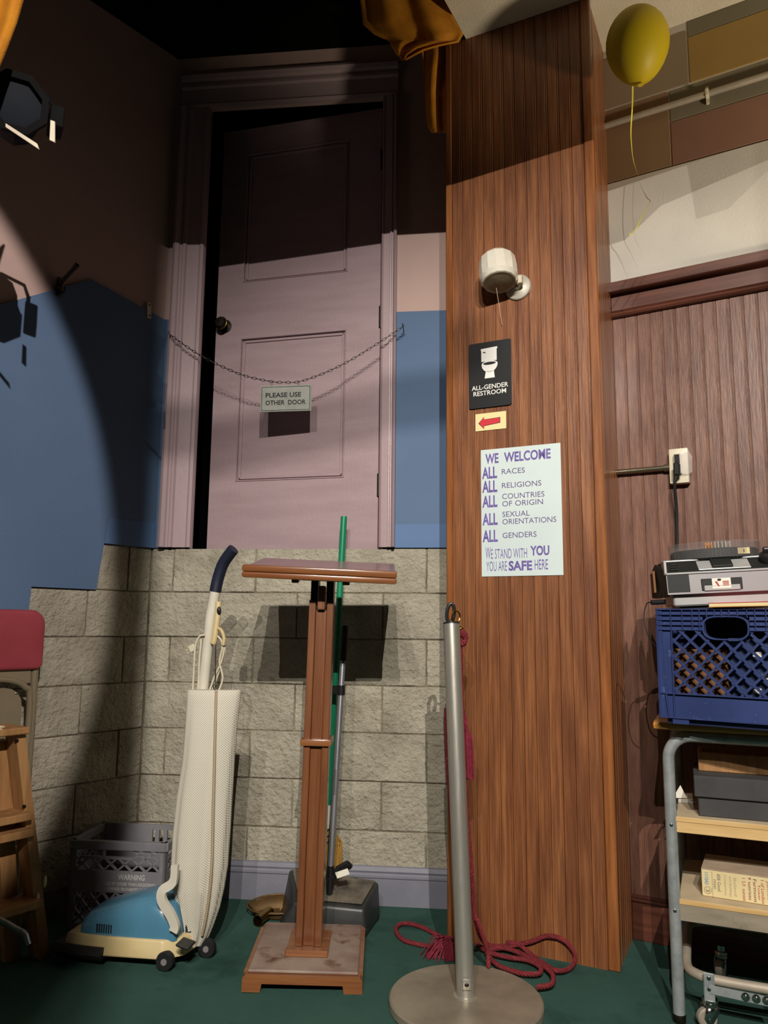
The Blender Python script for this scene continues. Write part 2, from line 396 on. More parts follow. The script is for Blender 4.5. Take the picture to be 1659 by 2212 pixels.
MB().box(OX0 - .012, OX0 + .001, 0, .02, ZT, OZ).build('jamb', m_trimp, tr)

# the door, hinged on the right, ajar inwards
DW, DT = .735, .035
hinge = BK.w(OX1 - .010, .050, 0)
DR = Frame(hinge.x, hinge.y, -6.14 - 8.0)       # local x to the right; leaf runs x -DW..0
door = thing('door_1', 'mauve panelled door standing ajar behind a chain', 'door', DR); door['kind'] = 'structure'
p_lo = [DR.px(*q) for q in ((519, 738), (748, 706), (743, 1027), (510, 1045))]
lx0, lx1 = sum(q[0] for q in (p_lo[0], p_lo[3])) / 2, sum(q[0] for q in (p_lo[1], p_lo[2])) / 2
lz0, lz1 = (p_lo[2][1] + p_lo[3][1]) / 2, (p_lo[0][1] + p_lo[1][1]) / 2
p_up = [DR.px(*q) for q in ((538, 335), (757, 300), (750, 584), (534, 612))]
uz0, uz1 = (p_up[2][1] + p_up[3][1]) / 2, (p_up[0][1] + p_up[1][1]) / 2
zb, ztp = 1.21, 3.192
body = MB()
for a in ((-DW, lx0, zb, ztp), (lx1, 0, zb, ztp), (lx0, lx1, zb, lz0), (lx0, lx1, lz1, uz0), (lx0, lx1, uz1, ztp)):
    body.box(a[0], a[1], 0, DT, a[2], a[3])
body.build('leaf', m_doorp, door)
for z0, z1 in ((lz0, lz1), (uz0, uz1)):
    MB().box(lx0 - .001, lx1 + .001, .010, DT - .005, z0 - .001, z1 + .001).build('door_panel', m_doorp, door)
    mm = MB()
    for k, (w_, y0) in enumerate(((.007, -.004), (.016, .003))):
        i = k * .010
        mm.box(lx0 + i, lx1 - i, y0, .012, z0 + i, z0 + i + w_ * .6, .0015); mm.box(lx0 + i, lx1 - i, y0, .012, z1 - i - w_ * .6, z1 - i, .0015)
        mm.box(lx0 + i, lx0 + i + w_ * .6, y0, .012, z0 + i, z1 - i, .0015); mm.box(lx1 - i - w_ * .6, lx1 - i, y0, .012, z0 + i, z1 - i, .0015)
    mm.build('panel_moulding', m_doorp, door)
kx, kz = DR.px(480, 700, -.03)
kn = MB(); MX = Matrix.Translation((kx, 0, kz)) @ Matrix.Rotation(R(90), 4, 'X')
kn.lathe([(.030, 0), (.030, .004), (.012, .008), (.010, .026), (.024, .036), (.027, .046), (.020, .058), (.002, .060)], 20, MX)
kb = kn.build('door_knob', m_darkmetal, door)
MB().tube([MX @ Vector((.0265 * math.cos(2 * math.pi * k / 20), .0265 * math.sin(2 * math.pi * k / 20), .044)) for k in range(20)], .0022, 6, closed=True).build('brass_ring', m_brass, kb)
for hz in (1.55, 2.25, 2.95):
    MB().cyl((0.002, -.006, hz - .045), (0.002, -.006, hz + .045), .006, 8).build('hinge', m_darkmetal, door)

bb = thing('baseboard_back', 'lavender grey baseboard under the block wall', 'baseboard', BK); bb['kind'] = 'structure'
prof = [(0, 0), (-.014, 0), (-.014, .092), (-.018, .096), (-.018, .104), (-.012, .110), (-.016, .118), (-.012, .132), (0, .134)]
MB().prism([(-.0, y, z) for y, z in prof], (1.34, 0, 0)).build('moulding', m_base, bb, sm=20)

# ---- left wall
wall_left = MB().box(0, LW_LEN + .05, .0055, .14, 0, 3.45).build('wall_left', m_mortar, loc=LF.o, rz=LF.rz)
struct(wall_left, 'left wall, pink above, stepped blue flat over grey blocks', 'wall')
X = lambda d: LW_LEN + d
lay(wall_left, X(-1.7), X(0), ZT - 7 * COURSE, 7, (X(-.1), X(-.26)), skip=lambda x, z: z > 1.1 and x < X(-.62))
MB().box(0, LW_LEN, 0, .02, ZT + COURSE * 0, 3.45).build('pink_panel', m_pink, wall_left)
zz = lambda px, py: LF.px(px, py)
pk = LF.px(195, 605); pe = LF.px(354, 693); p0 = LF.px(15, 655)
sl = (pk[1] - p0[1]) / (pk[0] - p0[0])
zl = p0[1] - sl * (p0[0] - .6)
c2z = ZT - COURSE
poly = [(.6, zl), pk, (LW_LEN, pe[1]), (LW_LEN, ZT), (X(-.215), ZT), (X(-.235), c2z), (X(-.478), c2z), (X(-.485), c2z - COURSE), (.6, c2z - COURSE)]
MB().xz(poly, -.012, .0).build('blue_panel', m_blue, wall_left, sm=0)
MB().xz([(X(-.215), ZT + .001), (LW_LEN, ZT + .001), (LW_LEN, 1.392), (X(-.205), 1.392)], -.0145, -.012).build('blue_strip', m_blue2, wall_left, sm=0)
MB().box(0, LW_LEN, 0, .05, 3.45, 4.6).build('dark_void_panel', m_black, wall_left)  # black panel added for the darkness above the wall

# ---- right wall
wall_right = MB().box(-.10, 1.9, .004, .12, 0, 3.3).build('wall_right', m_white, loc=RW.o, rz=RW.rz)
struct(wall_right, 'right wall with dark beadboard wainscot and white upper band', 'wall')
PWD = .0435
def plank_mesh(w, h, m, name='plank', bead=True):
    # tongue and groove board with a bead along its right edge
    c = .0014
    pr = [(0, .01), (0, -.0), (c, -c), (w - .010, -c), (w - .0085, -.0003), (w - .007, -.0003), (w - .0055, -c), (w - .0036, -c), (w - .0012, 0.0005), (w - .0012, .01)]
    return MB().prism([(x, y, 0) for x, y in pr], (0, 0, h)).mesh(name, m, sm=0)
pm = plank_mesh(PWD, 2.115 - .13, m_wood2)
for i in range(30):
    o = place('plank', pm, wall_right); o.location = (-.03 + i * PWD, 0, .13)
MB().box(-.07, 1.9, -.004, .01, 2.232, 2.645, .002).build('white_band', m_white, wall_right)
# upper painted blocks
def ub(name, m, x0, x1, z0, z1, y0): MB().box(x0 + .0015, x1 - .0015, y0, .02, z0 + .0015, z1 - .0015, .002).build(name, m, wall_right)
ub('wall_panel', m_brownp, -.09, .199, 2.65, 2.945, -.000)
ub('wall_panel', m_redp, .199, .80, 2.65, 2.822, -.000); ub('wall_panel', m_redp, .80, 1.5, 2.65, 2.822, 0)
ub('grey_strip', m_greyw, .199, 1.5, 2.822, 2.945, .001)
ub('wall_panel', m_tanp, -.09, .272, 2.95, 3.165, -.000)
ub('wall_panel', m_ochre, .272, .85, 2.95, 3.135, -.000); ub('wall_panel', m_ochre, .85, 1.5, 2.95, 3.135, 0)
ub('grey_strip', m_greyw, .272, 1.5, 3.135, 3.20, .001)
t2 = thing('trim_2', 'dark wooden chair rail along the top of the right wainscot', 'chair rail', RW); t2['kind'] = 'structure'
MB().box(-.045, 1.9, -.052, .0, 2.196, 2.234, .003).build('rail_cap', m_rail, t2)
MB().box(-.03, 1.9, -.016, .0, 2.132, 2.197, .002).build('frieze', m_rail, t2)
MB().prism([(-.03, 0, 2.112), (-.03, -.018, 2.114), (-.03, -.024, 2.120), (-.03, -.020, 2.128), (-.03, -.026, 2.134), (-.03, 0, 2.14)], (1.93, 0, 0)).build('bead_moulding', m_rail, t2)
b2 = thing('baseboard_right', 'dark wooden baseboard below the right wainscot', 'baseboard', RW); b2['kind'] = 'structure'
MB().box(-.03, 1.9, -.016, 0, 0, .118, .002).build('board', m_rail, b2)
MB().prism([(-.03, 0, .116), (-.03, -.018, .116), (-.03, -.022, .122), (-.03, -.016, .127), (-.03, -.019, .132), (-.03, 0, .137)], (1.93, 0, 0)).build('cap_moulding', m_rail, b2)

# ---- column
colm = MB().box(.004, CWID - .004, .006, CDEP + .3, 0, 3.2).build('wall_column', m_rail, loc=CF.o, rz=CF.rz)
struct(colm, 'tall square column clad in reddish brown beadboard', 'column')
NP = 12; x0 = .024; wpl = (CWID - .024 - .030) / NP
pm = plank_mesh(wpl, 3.2, m_wood)
for i in range(NP):
    o = place('plank', pm, colm); o.location = (x0 + i * wpl, 0, 0)
MB().box(0, .0235, -.004, .04, 0, 3.2, .003).build('corner_trim', m_woodtrim, colm)
MB().box(CWID - .0295, CWID + .004, -.005, .022, 0, 3.2, .004).build('corner_trim', m_woodtrim, colm)
pm2 = plank_mesh(.0365, 3.2, m_wood)
for i in range(11):
    o = place('plank', pm2, colm); o.location = (CWID - .0, .024 + i * .0365, 0); o.rotation_euler = (0, 0, R(90))
    o.location.x = CWID - .001

# ---- ceiling over the column and right side, unseen board and sheet added in front to cut the beams
a, b = at_z(1000, 72, 3.2), at_z(960, 0, 3.2)
dv = (b - a).normalized()
c0 = a + dv * -.9; c1 = a + dv * 1.9
ce = MB().prism([(c0.x, c0.y, 3.2), (c1.x, c1.y, 3.2), (4, c1.y, 3.2), (4, c0.y, 3.2)], (0, 0, .06)).build('ceiling', m_ceil)
struct(ce, 'cream ceiling over the wooden column and right wall', 'ceiling')

hd = MB().box(-3.2, 4, .70, .75, 2.874, 4.6).build('beam_cut_board', m_black); struct(hd, 'unseen black board added to cut the stage beams', 'light blocker')  # added out of view so the beams stop partway up the walls
# the stage lights behind the viewer: cans with an added side plate each, keeping beams off the left wall
for (lx_, ly_, lz_), lb_ in ((LA, 'right'), (LB, 'middle'), (LC, 'left')):
    t = thing('stage_light', 'unseen black stage light with added beam-cutting plate behind the viewer, %s one' % lb_, 'stage light', loc=(lx_, ly_, lz_), group='stage lights behind the viewer')
    qm = Vector((0, .9, -.5)).normalized().to_track_quat('Z', 'Y').to_matrix().to_4x4()
    MB().lathe([(.05, -.22), (.07, -.21), (.08, -.03), (.001, -.028)], 16, qm).build('housing', m_black, t)
    e_ = (-.923 - lx_) / (3.055 - ly_) * .25
    MB().box(e_ - .20, e_, .248, .252, -.30, .12).build('beam_cut_plate', m_black, t)
    MB().tube([(0, -.08, .0), (0, -.08, .5)], .012, 8).build('hanger', m_black, t)
    if lb_ == 'middle': MB().tube([(-.22, .30, -.106), (.035, .30, -.084)], .0075, 8).build('band_shadow_bar', m_black, t)  # added bar casting the dark band across the door
tl = MB().xz([(.555, 2.90), (.57, 2.745), (.63, 2.745), (.70, 2.795), (1.0, 2.83), (1.35, 2.88), (1.35, 2.90)], .752, .758).build('shadow_edge_sheet', m_black, hd, sm=0)  # added unseen sheet shaping the shadow edge on the right wall

# ================================================================== WALL-HUNG THINGS
def on_col(px, py, y=0): return CF.px(px, py, y)
# restroom sign
def flat_sign(name, label, cat, m, pxs, y0, th, rnd=.004, fr=CF):
    L_ = [fr.px(*p) for p in pxs]
    xa, xb = (L_[0][0] + L_[3][0]) / 2, (L_[1][0] + L_[2][0]) / 2
    za, zb2 = (L_[2][1] + L_[3][1]) / 2, (L_[0][1] + L_[1][1]) / 2
    o = fr.w(xa, 0, za)
    t = thing(name, label, cat, loc=o, rz=fr.rz)
    W, H = xb - xa, zb2 - za
    mb = MB()
    pts = []
    for cx, cz, a0 in ((W - rnd, H - rnd, 0), (rnd, H - rnd, 90), (rnd, rnd, 180), (W - rnd, rnd, 270)):
        for k in range(5): an = R(a0 + k * 22.5); pts.append((cx + rnd * math.cos(an), cz + rnd * math.sin(an)))
    mb.xz(pts, y0 - th, y0).build('board', m, t, sm=0)
    return t, W, H, y0 - th
PFY = -.0032
t, W, H, yf = flat_sign('restroom_sign', 'black all-gender restroom sign with a white toilet symbol', 'sign', m_sign, ((1013, 748), (1104, 731), (1107, 872), (1016, 888)), PFY, .005, .007)
yy = yf - .0006
sy = lambda v: H * (1 - v); sx = lambda v: W * v
def plate(t, name, m, pts, y=None):
    y = yy if y is None else y
    return MB().xz([(sx(p[0]), sy(p[1])) for p in pts], y, y + .0006).build(name, m, t, sm=0)
plate(t, 'toilet_tank', m_signw, [(.30, .10), (.68, .09), (.69, .115), (.67, .125), (.67, .30), (.305, .30), (.305, .13), (.29, .12)])
MB().xz([(sx(p[0]), sy(p[1])) for p in [(.34, .152), (.40, .150), (.41, .17), (.35, .165)]], yy - .0004, yy).build('flush_lever', m_sign, t, sm=0)
bowl = [(.32, .355)] + [(.50 + .18 * math.cos(R(a_)), .36 + .115 * math.sin(R(a_))) for a_ in range(180, -1, -15)]
plate(t, 'toilet_bowl', m_signw, [(.50 + .19 * math.cos(R(a_)), .345 + (.125 if math.sin(R(a_)) > 0 else .05) * math.sin(R(a_))) for a_ in range(0, 360, 12)])
MB().xz([(sx(.50 + .15 * math.cos(R(a_))), sy(.335 + .022 * math.sin(R(a_)))) for a_ in range(0, 360, 15)], yy - .0004, yy).build('bowl_opening', m_sign, t, sm=0)
plate(t, 'toilet_base', m_signw, [(.41, .45), (.60, .45), (.62, .56), (.38, .56)])
lettering('ALL-GENDER', m_signw, t, sx(.07), sx(.93), sy(.725), sy(.655), yy, .012)
lettering('RESTROOM', m_signw, t, sx(.11), sx(.88), sy(.815), sy(.745), yy, .012)
# arrow label
t, W, H, yf = flat_sign('arrow_label', 'small cream label with a red arrow pointing left below the restroom sign', 'sign', m_cream, ((1027, 896), (1093, 888), (1095, 925), (1029, 933)), PFY, .0008, .0008)
yy = yf - .0005
def arrow(m, g, y):
    c = [(.12 - g, .56), (.29, .22 - g), (.285, .38 - g), (.80 + g * .6, .34 - g), (.80 + g * .6, .62 + g), (.285, .72 + g), (.29, .90 + g)]
    return MB().xz([(W * p[0], H * (1 - p[1])) for p in c], y, y + .0004)
arrow(m_ink, .025, yy).build('arrow_outline', m_ink, t, sm=0)
arrow(m_red, 0, yy - .0004).build('arrow', m_red, t, sm=0)
# welcome poster
t, W, H, yf = flat_sign('welcome_poster', 'pale blue poster with purple WE WELCOME lettering', 'poster', m_poster, ((1040, 975), (1211, 955), (1218, 1242), (1041, 1246)), PFY, .0008, .0008)
yy = yf - .0004
sy = lambda v: H * (1 - v); sx = lambda v: W * v
def pt(txt, x0, x1, y0, y1, b, thin=False): lettering(txt, m_purple2 if thin else m_purple, t, sx(x0), sx(x1), sy(y1), sy(y0), yy, b)
pt('WE', .06, .23, .035, .115, .028); pt('WELCOME', .30, .88, .035, .115, .028)
for i, (v, rows) in enumerate(((.140, ('RACES',)), (.250, ('RELIGIONS',)), (.368, ('COUNTRIES', 'OF ORIGIN')), (.508, ('SEXUAL', 'ORIENTATIONS')), (.640, ('GENDERS',)))):
    pt('ALL', .015, .21, v, v + .094, .03)
    n = len(rows)
    for j, rr in enumerate(rows):
        wid = {'RACES': .29, 'RELIGIONS': .49, 'COUNTRIES': .525, 'OF ORIGIN': .505, 'SEXUAL': .34, 'ORIENTATIONS': .66, 'GENDERS': .42}[rr]
        yb = v + (.026 if n == 1 else (-.006 + .058 * j))
        pt(rr, .27, .27 + wid, yb, yb + .042, 0, True)
pt('W', .05, .115, .775, .865, .0); pt('E STAND WITH', .12, .57, .79, .865, -.005); pt('YOU', .61, .84, .775, .85, .035)
pt('YOU ARE', .06, .32, .885, .96, -.005); pt('SAFE', .34, .63, .885, .96, .035); pt('HERE', .66, .82, .88, .955, 0)

# sconce on the column
sxx, szz = on_col(1120, 622)
SF = CF.w(sxx, 0, szz)
t = thing('wall_lamp', 'white glazed porcelain lampholder on the wooden column', 'lamp', loc=SF, rz=CF.rz)
MXs = Matrix.Rotation(R(90), 4, 'X')
MB().lathe([(.046, .003), (.046, .007), (.043, .010), (.020, .012), (.014, .014), (.012, .03)], 28, MXs).build('backplate', mat('pale_metal', S(186, 180, 166), rough=.35, metal=.35), t)
cupM = Matrix.Translation((-.046, -.085, .036)) @ Matrix.Scale(1.14, 4) @ Matrix.Rotation(R(-9), 4, 'Y') @ Matrix.Rotation(R(-14), 4, 'X')
MB().lathe([(.001, .054), (.034, .053), (.047, .047), (.055, .036), (.0585, .0), (.0575, -.030), (.050, -.044), (.048, -.0445)], 14, cupM).build('porcelain_body', m_porc, t, sm=24)
bm_ = MB()
bm_.lathe([(.0485, -.044), (.046, -.047), (.036, -.0465), (.034, -.047), (.020, -.0466), (.018, -.047), (.002, -.047)], 28, cupM)
bm_.build('underside', m_porcu, t)
MB().cyl((-.01, -.02, .006), (-.035, -.075, .03), .013, 12).build('arm', m_porc, t)
sw = MB(); sw.box(.005, .026, -.052, -.030, -.006, .022, .002); sw.build('switch', m_ivory, t)
MB().cyl((-.055, -.09, -.005), (-.057, -.012, -.13), .0008, 6).build('pull_cord', m_ivory, t)

# door chain and hanging sign
hk = [BK.px(366, 722, -.012), BK.px(870, 706, -.012)]
pts_px = [(366, 722), (402, 748), (437, 770), (480, 792), (530, 812), (585, 824), (615, 826), (648, 824), (700, 806), (750, 782), (800, 752), (840, 726), (870, 706)]
cp = []
for i, q in enumerate(pts_px):
    yo = -.060
    x_, z_ = BK.px(q[0], q[1], yo); cp.append(Vector((x_, yo, z_)))
path = smooth_path(cp, 10)
ch = thing('chain', 'dark metal chain strung across the mauve door', 'chain', BK)
lk = MB(); LN = .0215
lk.tube([(LN * .5 * math.cos(a_) * (1.0), .0042 * math.sin(a_) * (1.15 if math.cos(a_) > 0 else .9), 0) for a_ in [2 * math.pi * k / 14 for k in range(14)]], .00125, 6, closed=True)
lkm = lk.mesh('link', m_darkmetal)
acc = 0; step = .0175; prev = path[0]; k = 0; target = step / 2
for i in range(1, len(path)):
    seg = path[i] - path[i - 1]; d = seg.length
    while acc + d >= target:
        f = (target - acc) / d; p = path[i - 1] + seg * f
        o = place('link', lkm, ch); o.location = p
        q = seg.to_track_quat('X', 'Z').to_matrix().to_4x4() @ Matrix.Rotation(R(90 if k % 2 else 20), 4, 'X')
        o.rotation_euler = q.to_euler(); k += 1; target += step
    acc += d
for e_ in (cp[0], cp[-1]):
    MB().tube([(e_.x, -.002, e_.z + .004), (e_.x, -.054, e_.z + .002), (e_.x, -.064, e_.z + .001), (e_.x, -.066, e_.z + .012)], .002, 8).build('wall_hook', m_darkmetal, ch)
# sign
SY = -.062
q = [BK.px(*p, SY) for p in ((561, 834), (672, 831), (674, 886), (564, 892))]
xa, xb = (q[0][0] + q[3][0]) / 2, (q[1][0] + q[2][0]) / 2; za, zb2 = (q[2][1] + q[3][1]) / 2, (q[0][1] + q[1][1]) / 2
t = thing('hanging_sign', 'white PLEASE USE OTHER DOOR sign hanging from the chain', 'sign', loc=BK.w(xa, SY, za), rz=BK.rz, rot=(0, R(-.6), BK.rz))
W, H = xb - xa, zb2 - za
MB().box(0, W, 0, .004, 0, H, .0008).build('board', m_csign, t)
brd = MB()
for a_ in ((.025, .975, .04, .06), (.025, .975, .93, .95)): brd.box(W * a_[0], W * a_[1], -.0006, 0, H * a_[2], H * a_[3])
for a_ in ((.025, .035, .04, .95), (.965, .975, .04, .95)): brd.box(W * a_[0], W * a_[1], -.0006, 0, H * a_[2], H * a_[3])
brd.build('border', m_ink, t)
lettering('PLEASE USE', m_ink, t, W * .105, W * .80, H * .54, H * .72, -.0006, .022)
lettering('OTHER  DOOR', m_ink, t, W * .105, W * .89, H * .25, H * .43, -.0006, .022)
for px_ in (587, 645):
    rx, rz_ = BK.px(px_, 828, SY); rx -= xa; rz_ -= za
    MB().tube([(rx + .002 * math.sin(a_), .002 + .006 * math.sin(a_), rz_ + .010 * math.cos(a_) - .001) for a_ in [2 * math.pi * k / 16 for k in range(16)]], .0009, 6, closed=True).build('ring', m_chrome, t)

# coat hook and little bracket on the left wall, second hook at frame edge
def coat_hook(px, py, label, s=1.0):
    x_, z_ = LF.px(px, py); t = thing('coat_hook', label, 'hook', loc=LF.w(x_, -.012, z_), rz=LF.rz)
    MB().box(-.011 * s, .011 * s, -.006, 0, -.045 * s, .030 * s, .003).build('mounting_plate', m_darkmetal, t)
    MB().tube(smooth_path([(0, -.004, .0), (.0, -.03 * s, .012 * s), (.012 * s, -.085 * s, .048 * s), (.014 * s, -.098 * s, .056 * s)], 6), [.0075] * 12 + [.009] * 7, 10).build('upper_prong', m_darkmetal, t)
    MB().tube(smooth_path([(0, -.004, -.02), (0, -.025, -.036), (0, -.040, -.034), (0, -.044, -.020)], 6), .005, 10).build('lower_prong', m_darkmetal, t)
coat_hook(124, 618, 'dark metal coat hook on the left wall below the stage light')
x_, z_ = LF.px(318, 671)
t = thing('metal_bracket', 'small pale metal strap plate screwed to the left wall near the door', 'bracket', loc=LF.w(x_, -.012, z_), rz=LF.rz, rot=(0, R(-3), LF.rz))
MB().box(-.010, .010, -.003, 0, -.036, .032, .002).build('plate', m_ivory, t)
for s_ in (-.024, .020): MB().cyl((.002, -.0045, s_), (.002, 0, s_), .0035, 10).build('screw', m_darkmetal, t)

# outlet, conduit, plug and cord on the right wall
t = thing('wall_outlet', 'ivory electrical outlet with adapter and clear tape on the wainscot', 'outlet', loc=RW.w(.18, -.003, 1.541), rz=RW.rz)
MB().box(-.031, .031, -.034, 0, -.060, .060, .004, 2).build('outlet_box', m_ivory, t)
MB().box(-.014, .012, -.050, -.034, -.030, .040, .004).build('adapter', m_ivory, t)
MB().box(-.010, .008, -.0515, -.049, .005, .036, .001).build('socket', m_dkpanel, t)
tp = MB(); tp.faces([(.008, -.0525, -.030), (.030, -.040, -.034), (.040, -.020, -.022), (.042, -.018, .030), (.032, -.040, .048), (.006, -.0530, .040)], [[0, 1, 4, 5], [1, 2, 3, 4]])
tp.build('clear_tape', m_tape, t, sm=0)
t = thing('conduit', 'short metal conduit running from the column to the outlet', 'pipe', loc=RW.w(-.05, -.018, 1.541), rz=RW.rz)
MB().cyl((0, 0, 0), (.190, 0, 0), .0095, 14).build('pipe', m_pipe, t)
MB().cyl((.180, 0, 0), (.200, 0, 0), .0125, 14).build('coupling', m_pipe, t)
t = thing('power_cord', 'dark grey power cord hanging from the outlet down behind the projector', 'cord', loc=RW.w(.18, -.003, 1.541), rz=RW.rz)
MB().box(-.010, .009, -.078, -.0515, -.040, .004, .004).build('plug', m_dkpanel, t)
MB().tube(smooth_path([(-.002, -.068, -.036), (-.010, -.066, -.07), (-.012, -.04, -.15), (-.016, -.03, -.24), (-.020, -.03, -.34), (-.020, -.03, -.60), (-.01, -.03, -.80)], 8), .005, 10).build('cable', m_dkpanel, t)

# conduit along the upper right wall
t = thing('ceiling_conduit', 'long grey conduit running along the upper right wall behind the balloon', 'pipe', loc=RW.w(-.09, -.016, 2.875), rz=RW.rz)
MB().cyl((0, 0, 0), (1.6, 0, 0), .0115, 14).build('pipe', m_galvd, t)
for xs_ in (.42, 1.2):
    cl = MB(); cl.box(xs_ - .006, xs_ + .006, -.0135, .014, -.014, .014, .002); cl.box(xs_ - .005, xs_ + .005, .006, .015, -.032, .032); cl.build('strap', m_ivory, t)

# balloon with ribbon
BD = 2.27
bc = at_y(1377, 96, BD)
t = thing('balloon', 'yellow balloon floating under the ceiling beside the column', 'balloon', loc=bc)
rad = 72 / FPX * BD * 1.02
prof = []
for k in range(19):
    a_ = math.pi * k / 18; z = math.cos(a_); r_ = math.sin(a_)
    zz_ = z * 1.22 if z > 0 else z * 1.36
    if z < 0: r_ *= (1 - .16 * (-z) ** 1.5)
    prof.append((max(r_, .02) * rad, zz_ * rad))
tilt = Matrix.Rotation(R(-2), 4, 'Y')
MB().lathe(prof, 32, tilt).build('body', m_balloon, t)
MB().lathe([(.003, -1.34 * rad), (.004, -1.40 * rad), (.010, -1.46 * rad)], 12, tilt).build('knot', m_balloon, t)
rp = [(1367, 186), (1366, 230), (1363, 280), (1364, 310), (1368, 345), (1377, 375), (1384, 400), (1396, 425), (1405, 436), (1396, 450), (1384, 474), (1374, 494), (1361, 505), (1366, 509)]
P = [at_y(x_, y_, BD + (.015 * math.sin(i * 1.3))) - bc for i, (x_, y_) in enumerate(rp)]
sp = smooth_path(P, 6); L1 = []; L2 = []
for i, p in enumerate(sp):
    a_ = .25 + 2.2 * i / len(sp)
    wv = Vector((math.cos(a_), math.sin(a_), .25)) * .0027
    L1.append(p - wv); L2.append(p + wv)
rb = MB(); n = len(sp)
rb.faces(L1 + L2, [[i, i + 1, n + i + 1, n + i] for i in range(n - 1)])
rb.build('ribbon', m_ribbon, t)

# drapes
def drape(name, label, rows, ypl, amp, waves, th=.006):
    base = at_y(*[(rows[0][1] + rows[0][2]) / 2, rows[0][0]], ypl)
    t = thing(name, label, 'curtain', loc=base)
    NC = 26; V = []
    rr = []
    for i in range(len(rows) - 1):
        for j in range(5):
            f = j / 5; rr.append(tuple(rows[i][k] * (1 - f) + rows[i + 1][k] * f for k in range(3)))
    rr.append(rows[-1])
    for ri, (y_, xl, xr) in enumerate(rr):
        for c in range(NC):
            u = c / (NC - 1)
            dy = amp * math.sin(u * waves * 2 * math.pi + ri * .05) + amp * .5 * math.sin(u * waves * 4.7 + ri * .12)
            V.append(at_y(xl + (xr - xl) * u, y_, ypl + dy) - base)
    nr = len(rr)
    b = MB(); b.faces(V, [[i * NC + j, i * NC + j + 1, (i + 1) * NC + j + 1, (i + 1) * NC + j] for i in range(nr - 1) for j in range(NC - 1)])
    o = b.build('cloth', m_drape, t, sm=60)
    s_ = o.modifiers.new('thick', 'SOLIDIFY'); s_.thickness = th
    return t
t = drape('drape', 'ochre yellow drape swag hanging at the ceiling edge beside the column', [(-90, 770, 905), (-40, 776, 938), (0, 780, 960), (50, 785, 987), (72, 808, 1000), (88, 840, 990), (96, 843, 950), (106, 849, 915), (118, 856, 892), (127, 868, 876)], 2.50, .016, 2.3)
rowsT = [(70, 900, 995), (92, 905, 987), (118, 911, 986), (150, 914, 973), (200, 917, 964), (250, 921, 966), (275, 926, 968), (287, 934, 970)]
t2_ = drape('drape', 'narrow ochre drape tail hanging behind the column edge', rowsT, 2.70, .012, 1.6)
drape('drape', 'orange drape edge hanging at the upper left corner', [(-90, -150, 78), (-40, -150, 64), (0, -150, 52), (50, -150, 37), (100, -150, 18), (150, -150, -2), (170, -150, -14)], 1.55, .016, 3)

# stage light upper left
sc_ = at_y(36, 232, 1.74)
t = thing('stage_light', 'black stage light with white tape strips at upper left', 'stage light', loc=sc_)
ax = Vector((.42, -.80, -.26)).normalized()
qm = ax.to_track_quat('Z', 'Y').to_matrix().to_4x4() @ Matrix.Scale(.87, 4)
MB().lathe([(.045, -.19), (.060, -.18), (.066, -.06), (.074, -.05), (.076, .02), (.072, .025)], 8, qm).build('housing', m_stage, t, sm=20)
fr_ = MB()
oc = [(.086 * math.cos(R(22.5 + 45 * k)), .086 * math.sin(R(22.5 + 45 * k))) for k in range(8)]
ic = [(x_ * .78, y_ * .78) for x_, y_ in oc]
vs = [(x_, y_, .02) for x_, y_ in oc] + [(x_, y_, .02) for x_, y_ in ic] + [(x_, y_, .05) for x_, y_ in oc] + [(x_, y_, .05) for x_, y_ in ic]
fs = []
for k in range(8):
    j = (k + 1) % 8; fs += [[16 + k, 16 + j, 24 + j, 24 + k], [k, j, 16 + j, 16 + k], [8 + k, 24 + k, 24 + j, 8 + j], [k, 8 + k, 8 + j, j]]
fr_.faces(vs, fs, qm); fr_.build('colour_frame', m_stage, t, sm=20)
MB().lathe([(.070, .030), (.050, .036), (.002, .040)], 24, qm).build('lens', m_gel, t)
for pp, nm in ((((12, 266), (80, 310), (84, 322), (12, 274)), 'a'), (((109, 259), (118, 262), (118, 307), (107, 302)), 'b')):
    d0 = 2.0 if nm == 'a' else 2.02
    vs = [at_y(*p, 1.65 if nm == 'a' else 1.715) - sc_ for p in pp]
    MB().prism(vs, (0, .004, 0)).build('gaffer_tape', m_gaff, t, sm=0)
yk = MB(); yk.tube([(-.055, .09, .0), (-.055, .09, .07), (-.04, .09, .10), (.03, .09, .10), (.045, .09, .07), (.045, .09, 0)], .006, 8); yk.tube([(-.04, .09, .095), (-.125, .09, .095), (-.13, .09, .11), (-.13, .09, 1.24)], .008, 10)
yk.build('yoke', m_stage, t)
MB().box(.085, .125, -.03, .03, -.10, .03, .004, m=qm).build('side_bracket', m_stage, t)
bar = thing('lighting_bar', 'black overhead pipe that carries the stage lights', 'pipe', loc=(-1.9, sc_.y + .09, sc_.z + 1.265))
MB().cyl((0, 0, 0), (1.6, 0, 0), .022, 12).build('pipe', m_stage, bar)

